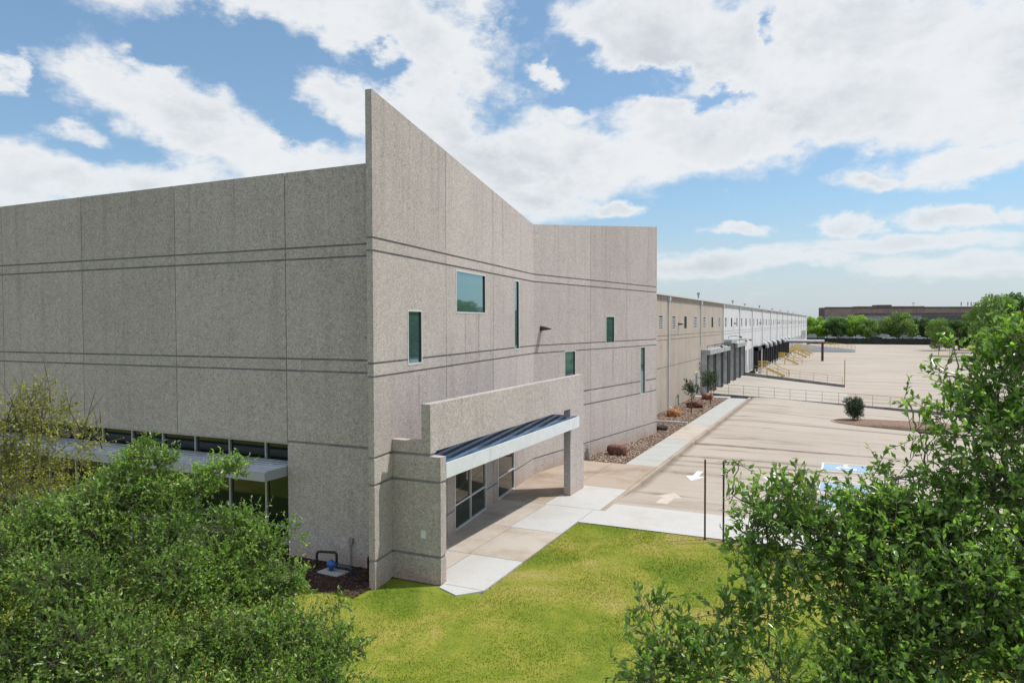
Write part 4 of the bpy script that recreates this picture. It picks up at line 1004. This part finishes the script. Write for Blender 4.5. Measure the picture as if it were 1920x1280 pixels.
def big_tree(name,base,hub,tr,clumps,per,leaf,lm,seed,label,twr=.004,bare=(),**kw):
    rg=np.random.default_rng(seed)
    t=thing(name,base,label,'tree')
    mb=MB(); b=Vector(base); h_=Vector(hub); pts=[b+(h_-b)*(i/6)+Vector(rg.normal(scale=.03,size=3))*(0<i<6) for i in range(7)]
    mb.tube([b+Vector((0,0,-.1))]+pts[1:],[tr*1.35]+[tr*(1.05-.08*i) for i in range(1,7)],10)
    tk=mb.build('trunk',M['bark'],t,smooth=True)
    mb=MB(); limbs(mb,hub,tr*.6,clumps,rg)
    for br in bare:
        mb.tube(br,[.010,.008,.006,.004,.002][:len(br)],5)
    mb.build('limbs',M['twig'],t,smooth=True)
    P,D,S,T,tw=sprays(clumps,per,leaf,rg,**kw)
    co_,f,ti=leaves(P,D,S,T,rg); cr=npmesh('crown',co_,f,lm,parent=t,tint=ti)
    V,Fq=twigmesh(tw,twr); npmesh('twigs',V,Fq,M['twig'],parent=t)
    return t
T1 = [(-11.48,6.72,5.93,0.6),(-11.11,6.9,6.17,0.45),(-10.81,7.03,5.68,0.55),(-11.55,6.67,5.27,0.8),(-10.44,7.2,5.43,0.4),(-12.22,6.37,5.52,0.9),(-11.23,6.86,6.54,0.2),(-11.34,6.8,6.26,0.3)]
T2 = [(-8.94,6.81,5.81,0.28),(-8.68,6.93,5.69,0.25),(-9.02,6.76,5.47,0.45),(-8.58,6.96,5.32,0.45),(-8.11,7.19,5.47,0.35),(-7.77,7.35,5.58,0.25),(-8.88,6.26,5.08,0.75),(-9.52,5.96,5.01,0.85),(-8.11,6.62,4.86,0.65),(-7.71,7.14,4.92,0.45),(-7.24,7.35,4.63,0.38),(-6.85,7.54,4.74,0.15),(-9.5,5.4,4.61,0.9),(-8.71,5.77,4.47,0.85),(-7.92,6.14,4.33,0.85),(-7.44,6.7,4.36,0.65),(-7.08,7.08,4.15,0.5),(-6.74,7.35,4.22,0.3),(-8.74,5.19,3.88,0.9),(-7.82,5.62,3.82,0.85),(-7.27,6.21,3.75,0.75),(-6.7,6.69,3.73,0.6),(-6.39,7.17,3.67,0.45),(-6.31,7.76,3.81,0.15),(-6.05,7.32,3.39,0.4),(-6.03,6.99,3.19,0.45),(-5.67,7.5,3.42,0.12),(-6.4,6.38,3.32,0.65),(-6.96,5.79,3.34,0.75),(-7.76,5.3,3.34,0.8),(-8.33,4.82,3.44,0.8),(-5.7,7.14,3.02,0.35),(-11.12,5.2,4.73,1.1),(-10.53,4.9,3.87,1.1),(-9.76,4.69,3.19,1.0)]
T3 = [(0.74,6.42,7.35,0.1),(0.75,6.2,7.12,0.17),(0.95,6.18,7.16,0.2),(1.13,6.05,7.21,0.3),(0.39,5.91,6.97,0.09),(0.47,5.83,6.75,0.17),(0.68,5.82,6.8,0.28),(0.98,5.96,6.77,0.38),(0.82,5.88,6.43,0.38),(0.51,5.74,6.51,0.25),(0.33,5.65,6.45,0.16),(0.19,5.59,6.56,0.05),(1.01,5.74,6.26,0.45),(0.63,5.56,6.15,0.42),(0.24,5.49,6.24,0.28),(0.01,5.49,6.21,0.2),(0.04,5.51,6.43,0.05),(-0.16,5.42,6.3,0.2),(-0.36,5.32,6.29,0.2),(-0.57,5.33,6.26,0.13),(-0.44,5.4,6.43,0.06),(-0.71,5.38,6.52,0.03),(-0.74,5.25,6.32,0.04),(-0.6,5.21,6.1,0.17),(-0.69,5.16,5.97,0.06),(-0.35,5.21,6.06,0.27),(-0.49,5.25,5.8,0.2),(-0.09,5.22,6.01,0.32),(0.23,5.26,5.94,0.38),(0.66,5.35,5.87,0.42),(0.95,5.37,5.9,0.45),(-0.05,5.12,5.76,0.22),(-0.47,5.03,5.62,0.2),(-0.71,5.02,5.51,0.2),(-0.94,4.91,5.38,0.18),(-1.22,4.89,5.53,0.12),(-1.33,4.84,5.4,0.05),(-1.12,4.83,5.29,0.2),(-1.16,4.69,5.15,0.2),(-0.81,4.75,5.22,0.27),(-0.42,4.82,5.27,0.27),(0.05,4.93,5.37,0.33),(0.35,5.08,5.6,0.35),(0.79,5.17,5.48,0.45),(0.45,4.9,5.32,0.4),(1.08,5.32,5.61,0.5),(-0.07,4.76,5.19,0.3),(1.4,5.93,6.44,0.6),(1.35,5.67,5.8,0.6),(0.11,5.08,5.63,0.2)]

T2=[(a,b,c-(.12 if r<.4 else .20),r*.95) for a,b,c,r in T2]
def split(T,seed,nsub=5,rmin=.22):
    rg=np.random.default_rng(seed); out=[]
    for a,b,c,r in T:
        if r<rmin: out.append((a,b,c,r)); continue
        for k in range(nsub):
            d=rg.normal(size=3); d/=np.linalg.norm(d); q=r*rg.uniform(.25,.7)
            out.append((a+d[0]*q,b+d[1]*q,c+d[2]*q*.8,r*rg.uniform(.40,.60)))
    return out
T2+= [(-9.4,4.1,3.9,1.1),(-8.2,4.0,3.2,1.0),(-10.3,3.6,4.3,1.2),(-9.3,2.9,3.4,1.1)]
T1=[t for t in T1 if t[0]<-10.6]
T1+= [(-12.6,5.6,4.9,.9),(-13.2,6.4,5.1,.8),(-12.4,7.2,4.6,.8),(-11.3,7.3,4.6,.7)]
rb=np.random.default_rng(5)
def barebr(x,y,z,n,s,L=.9):
    out=[]
    for i in range(n):
        p=Vector((x,y,z))+Vector(rb.normal(scale=s,size=3)); d=Vector((rb.normal()*.25,rb.normal()*.25,1)).normalized(); pts=[p]
        for k in range(4): d=(d+Vector(rb.normal(scale=.18,size=3))).normalized(); p=p+d*L/4; pts.append(p)
        out.append(pts)
    return out
T1=[(a,b,c,r*.8) for a,b,c,r in T1]
big_tree('oak_tree',(-11.9,6.0,0),(-11.7,6.3,3.4),.13,T1,560,.052,M['leafY'],11,'yellowish thin-leaved tree with bare twig tips at the left edge, behind the fuller green tree',bare=barebr(-11.2,6.85,6.1,9,.28,.95)+barebr(-10.5,7.1,5.7,5,.2,.9))
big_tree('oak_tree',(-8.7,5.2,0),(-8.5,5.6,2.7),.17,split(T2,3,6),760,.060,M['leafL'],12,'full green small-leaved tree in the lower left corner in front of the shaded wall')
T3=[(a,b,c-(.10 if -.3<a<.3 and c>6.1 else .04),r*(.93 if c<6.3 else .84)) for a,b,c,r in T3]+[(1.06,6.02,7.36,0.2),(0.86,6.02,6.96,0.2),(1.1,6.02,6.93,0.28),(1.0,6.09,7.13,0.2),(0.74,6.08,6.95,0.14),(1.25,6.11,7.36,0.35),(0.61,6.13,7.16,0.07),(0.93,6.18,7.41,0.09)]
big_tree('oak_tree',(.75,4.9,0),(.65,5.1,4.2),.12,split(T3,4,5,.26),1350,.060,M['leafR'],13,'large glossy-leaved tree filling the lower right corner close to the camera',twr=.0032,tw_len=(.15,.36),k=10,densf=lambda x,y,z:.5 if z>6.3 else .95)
# low shrub tips in front of the mulch
# saplings
def sapling(x,y,hh,cr,seed,label,lm,mb_,n=60):
    rg=np.random.default_rng(seed); t=thing('sapling',(x,y,0),label,'sapling','young trees in the gravel bed')
    mb=MB(); zt=hh-cr*1.1; mb.tube([(x,y,-.05),(x+.03,y,zt*.5),(x,y,zt),(x+.02,y,hh-.3)],[.05,.04,.035,.015],8); mb.build('trunk',mb_,t,smooth=True)
    cl=[(x+rg.uniform(-.45,.45)*cr,y+rg.uniform(-.45,.45)*cr,hh-cr+rg.uniform(-.5,.6)*cr,cr*.42) for _ in range(9)]
    mb=MB(); limbs(mb,(x,y,zt),.03,cl,rg); mb.build('limbs',mb_,t)
    P,D,S,T,tw=sprays(cl,n*2,.15,rg,k=8,tw_len=(.25,.5)); co_,f,ti=leaves(P,D,S,T,rg,wr=.5); npmesh('crown',co_,f,lm,parent=t,tint=ti); return t
sapling(-11.6,59.3,2.8,.78,1,'smaller slender sapling with a red-brown stem, nearer the camera in the gravel bed',M['leafG'],M['redbark'],75)
sapling(-11.4,67.4,3.3,1.2,2,'larger bushier sapling beside the far boulder, in front of the grey loading doors',M['leafG'],M['redbark'],65)
def bush(x,y,z,r,hh,label):
    rg=np.random.default_rng(9); t=thing('bush',(x,y,z),label,'bush')
    cl=[(x,y,z+hh*.55,r*.85)]+[(x+rg.uniform(-.5,.5)*r,y+rg.uniform(-.5,.5)*r,z+rg.uniform(.25,.85)*hh,r*.45) for _ in range(10)]
    P,D,S,T,tw=sprays(cl,900,.11,rg,k=8,tw_len=(.15,.35)); co_,f,ti=leaves(P,D,S,T,rg,wr=.35); npmesh('foliage',co_,f,M['leafG'],parent=t,tint=ti)
    mb=MB(); mb.tube([(x,y,z-.1),(x,y,z+hh*.5)],.04,6); mb.build('stem',M['bark'],t)
bush(.5,63.2,zi+.15,.8,1.75,'round dark green bush on the kerbed island in the lot')
# far trees: prototypes then copies
def far_tree(loc,hh,w,lm,seed,n=5200,ls=.42,trunk=.22,low=.25):
    rg=np.random.default_rng(seed); t=thing('tree',loc,'-','tree')
    x,y,z=loc; mb=MB(); mb.tube([(x,y,z-.3),(x+.1,y,z+hh*.3),(x,y,z+hh*.6)],[trunk,trunk*.75,trunk*.4],8)
    cl=[]
    for i in range(26):
        a=rg.uniform(0,6.28); e=rg.uniform(low,1.); rr=w/2*math.sqrt(max(.06,1-((e-.55)/.55)**2))*rg.uniform(.25,.82)
        cl.append((x+math.cos(a)*rr,y+math.sin(a)*rr,z+hh*e*.90,w*rg.uniform(.10,.18)))
    for c in cl[:12]: mb.tube([(x,y,z+hh*.35),((x+c[0])/2,(y+c[1])/2,(z+hh*.35+c[2])/2-.2),c[:3]],[trunk*.4,trunk*.25,.04],5)
    mb.build('trunk',M['bark'],t)
    tot=sum(c[3]**2 for c in cl); PP=[];TT=[]
    for c in cl:
        k=max(20,int(n*c[3]**2/tot)); d=rg.normal(size=(k,3)); d/=np.linalg.norm(d,axis=1,keepdims=True); d*=rg.uniform(.3,1.08,(k,1))**.5
        PP.append(np.array(c[:3])+d*c[3]*np.array([1,1,.8])); TT.append(np.clip(.42+rg.uniform(-.18,.18)+d[:,2]*.16+rg.normal(scale=.16,size=k),0,.92))
    P=np.concatenate(PP); T=np.concatenate(TT)
    co_,f,ti=leaves(P,rg.normal(size=P.shape),ls*rg.uniform(.6,1.3,len(P)),T,rg,wr=.75); npmesh('crown',co_,f,lm,parent=t,tint=ti)
    return t
protos={}
protos['B']=far_tree((-12,338,.1),9.5,12,M['leafB'],21,7000,.55)
protos['M']=far_tree((19,336,.1),8.8,13,M['leafM'],22,8000,.5,low=.18)
protos['D']=far_tree((-4,334,.1),8.2,11,M['leafD'],23,7000,.5,low=.15)
protos['G']=far_tree((43,336,.1),9.2,12,M['leafG'],24,7000,.5,low=.15)
kindw={'B':'bright yellow-green','M':'mid green','D':'dark green','G':'grey-green'}
row=[('B',-12,338,9.6,1),('D',-4.5,334,8.6,1),('B',3.,340,10.2,1),('M',8.5,334,8.0,.9),('M',19,336,10.4,1.15),('D',27.5,338,8.4,.9),('B',30.,344,8.2,.8),('G',36,333,8.6,1),('G',44,336,10.0,1.05),('D',51,334,8.6,1),('B',-19,350,9.6,1),('M',-4,352,9.0,1),('M',60,338,9.8,1.1)]
PH={'B':9.5,'M':8.8,'D':8.2,'G':9.2}; used=set()
ordn=['first','second','third','fourth','fifth','sixth','seventh','eighth','ninth','tenth','eleventh','twelfth','thirteenth']
for i,(k,x,y,hh,s) in enumerate(sorted(row,key=lambda q:q[1]/q[2])):
    lab=f'{kindw[k]} tree in the row behind the dark fence, {ordn[i]} from the left'
    sc_=(s,s,hh/PH[k])
    if k not in used: o=protos[k]; o.location=(x,y,.4); o['label']=lab; o.scale=sc_; used.add(k)
    else: o=copy_tree(protos[k],(x,y,.4),lab,rz=i*1.3,scale=sc_)
    o['group']='trees behind the dark fence'
    if k in('B',) and i==0: pass
# big trees on the right edge
bp=far_tree((30.5,215,-1.4),15.5,15,M['leafM'],31,15000,.42,.4,low=.12)
bp['label']='tallest broad green tree at the right edge of the picture'; bp['group']='big trees along the right side of the lot'
bd=far_tree((36,243,-1.4),13,13,M['leafD'],32,11000,.42,.35,low=.12); bd['label']='dark tree beside the tallest tree on the right, seen past the lamp pole'; bd['group']=bp['group']
right=[(bp,(25.5,256,-1.3),(.62,.62,.66),'rounded light green tree left of the tallest right-hand tree'),
       (bd,(31.5,262,-1.3),(.72,.72,.72),'small dark tree by the yellow cabinet'),
       (bp,(39.5,262,-1.3),(.9,.9,.80),'mid-sized green tree behind the distant island'),
       (bd,(37.5,205,-1.4),(1.1,1.1,1.2),'large dark tree at the far right, cut by the picture edge'),
       (bp,(43,318,.0),(.7,.7,.72),'green tree at the end of the fence, in line with the yellow cabinet')]
for pr,loc,sc_,lab in right: copy_tree(pr,loc,lab,rz=loc[0],scale=sc_)
bp.location=(30.8,197,-1.4); bp.scale=(1,1,1.0)
# trees on the side the windows look at (mostly outside the frame; they show in the panes)
RT=[(42, 20, 0.82, 'nearest the lawn'), (44, 32, 1.0, 'second from the lawn'), (46, 44, 0.94, 'beside the blue bays'), (43, 56, 0.88, 'just past the blue bays'), (45, 68, 0.82, 'opposite the tall wall corner'), (42, 80, 1.0, 'level with the kerbed bush island'), (44, 92, 0.94, 'opposite the first ramp wall'), (46, 104, 0.88, 'opposite the grey shelters'), (43, 116, 0.82, 'opposite the far ramp wall'), (45, 128, 1.0, 'level with the nearest stairs'), (42, 140, 0.94, 'between the nearest and second stairs'), (44, 152, 0.88, 'level with the second stairs'), (46, 164, 0.82, 'level with the dark red column'), (43, 176, 1.0, 'level with the third stairs'), (45, 188, 0.94, 'near the distant island'), (42, 200, 0.88, 'just past the distant island'), (58, 212, 0.82, 'third from the far fence'), (57, 236, 1.0, 'second from the far fence'), (56, 260, 0.94, 'closest to the far fence')]
for i,(x,y,s,w_) in enumerate(RT):
    copy_tree(bp,(x,y,-1.3),'green tree across the lot from the buildings, '+w_,rz=i*2.,scale=(s,s,s))
# ================================================================ FENCE, CARS, FAR BUILDING
FN=thing('fence',(10,318,-1.4),'long dark screened fence closing off the far end of the lot','fence')
mb=MB(); mb.box(-30,318.0,-1.4,45,318.08,.9)
mb.build('screen',mat('dark_green_screen',(.022,.028,.022),.9,fn=simple_var((.02,.026,.02),.4,.4)),FN)
mb=MB(); mb.box(-30,317.93,.9,45,318.1,.97); mb.build('top_rail',M['black'],FN)
for i in range(26):
    mb=MB(); mb.box(-30+3*i,317.86,-1.4,-29.88+3*i,317.99,.75); mb.build('post',M['black'],FN)
def make_car(x,y,z,paint):
    t=thing('parked_car',(x,y,z),'-','car','cars parked behind the dark fence')
    prof=[(-2.2,.35),(-2.2,.80),(-1.95,.92),(-1.35,.96),(1.1,.92),(2.05,.80),(2.2,.62),(2.2,.35)]
    mb=MB(); w=.88
    pts=[(x+a,y-w,z+b) for a,b in prof]; pts2=[(x+a,y+w,z+b) for a,b in prof]; n=len(prof)
    mb.poly(pts); mb.poly(pts2[::-1])
    for i in range(n): j=(i+1)%n; mb.poly([pts[j],pts[i],pts2[i],pts2[j]])
    mb.build('body',paint,t)
    mb=MB(); w1,w2=.80,.62
    mb.hexa([(x-1.7,y-w1,z+.95),(x+1.0,y-w1,z+.93),(x+1.0,y+w1,z+.93),(x-1.7,y+w1,z+.95),(x-1.15,y-w2,z+1.40),(x+.25,y-w2,z+1.42),(x+.25,y+w2,z+1.42),(x-1.15,y+w2,z+1.40)]); mb.build('windows',M['glassw'],t)
    mb=MB(); mb.hexa([(x-1.2,y-w2-.03,z+1.40),(x+.3,y-w2-.03,z+1.42),(x+.3,y+w2+.03,z+1.42),(x-1.2,y+w2+.03,z+1.40),(x-1.1,y-w2+.05,z+1.47),(x+.2,y-w2+.05,z+1.48),(x+.2,y+w2-.05,z+1.48),(x-1.1,y+w2-.05,z+1.47)]); mb.build('roof',paint,t)
    for sx in (-1.35,1.35):
        for sy in (-.8,.8): mb=MB(); mb.tube([(x+sx,y+sy-.1,z+.33),(x+sx,y+sy+.1,z+.33)],.33,12); mb.build('wheel',M['rubber'],t)
    return t
cp={'white':mat('white_car_paint',(.75,.76,.77),.3),'silver':mat('silver_car_paint',(.45,.47,.5),.3,.5),'dark':mat('dark_car_paint',(.03,.035,.045),.3)}
cols=['white','silver','white','dark','white','silver','white','dark','silver','white']
base={}
for i,cn in enumerate(cols):
    x=-6.5+5.4*i+(.6 if i%2 else 0); lab=f'{cn} car parked behind the dark fence, {ordn[i]} from the left'
    if cn not in base: base[cn]=make_car(x,325.5,.46,cp[cn]); base[cn]['label']=lab
    else: copy_tree(base[cn],(x,325.5,.46),lab)
# far office building
th=YAW-R(25.13)+R(-14); # its long face looks back towards the lot
FBD=thing('brick_office',(30,470,.1),'long low brown brick office building with ribbon windows beyond the trees','building')
ff=Frame((-12.5,468.5),(math.cos(R(25.13)),math.sin(R(25.13))),(math.sin(R(25.13)),-math.cos(R(25.13))))
M['brickd']=mat('dark_brown_brick',rough=.9,fn=simple_var((.17,.125,.11),.2,.3)); M['brickl']=mat('rose_brick',rough=.9,fn=simple_var((.33,.225,.195),.2,.25)); M['brickg']=mat('tan_brick',rough=.9,fn=simple_var((.33,.26,.22),.15,.25)); M['ribbon']=mat('pale_ribbon_glass',(.34,.36,.37),.25,.2)
mb=MB(); ff.box(mb,0,125,0,16.2,-9,-.6); mb.build('wall',M['brickd'],FBD)
def band(z0,z1,mt,nm='brick_band',n1=0.,u0=0,u1=125):
    mb=MB(); ff.box(mb,u0,u1,z0,z1,-.6,n1); mb.build(nm,mt,FBD)
band(15.4,16.5,M['brickd'],n1=.15); band(14.5,15.4,M['brickg']); band(13.5,14.5,M['brickl']); band(12.9,13.5,M['brickg']); band(11.4,12.9,M['brickd'],u0=18); band(11.4,12.9,M['brickl'],u1=18)
band(8.2,11.2,M['ribbon'],'window_band',n1=-.3,u1=58); band(8.2,11.2,M['glassw'],'window_band',n1=-.4,u0=58.2); band(11.2,11.4,M['brickg'],n1=.1)
band(6.8,8.2,M['brickl']); band(5.6,6.8,M['brickg']); band(4.4,5.6,M['brickd']); band(1.2,4.4,M['glassw'],'window_band',n1=-.4)
mb=MB(); 
for i in range(24): ff.box(mb,2.4*i+.1,2.4*i+.25,8.2,11.2,-.29,-.15)
mb.build('mullions',M['brickg'],FBD)
mb=MB(); ff.box(mb,32,40,16.5,17.7,-8,-.2); mb.build('roof_plant',M['brickd'],FBD)
mb=MB(); ff.box(mb,20,32,16.5,16.9,-8,-1); ff.box(mb,40.1,60,16.5,16.9,-8,-1); mb.build('roof_plant',M['brickl'],FBD)
for u in (55.,84.,88.,90.,97.):
    mb=MB(); p=ff.P(u,16.5,-4); mb.tube([p,(p[0],p[1],p[2]+(3. if u>56 else 2.4))],.16,6); 
    if u==55.: mb.box(p[0]-.8,p[1]-.1,p[2]+2.2,p[0]+.8,p[1]+.1,p[2]+2.5)
    else: mb.tube([(p[0],p[1],p[2]+1.),(p[0],p[1],p[2]+2.6)],.32,6)
    mb.build('antenna',M['steel'],FBD)
for o in bpy.data.objects:
    if o.get('_new'): del o['_new']
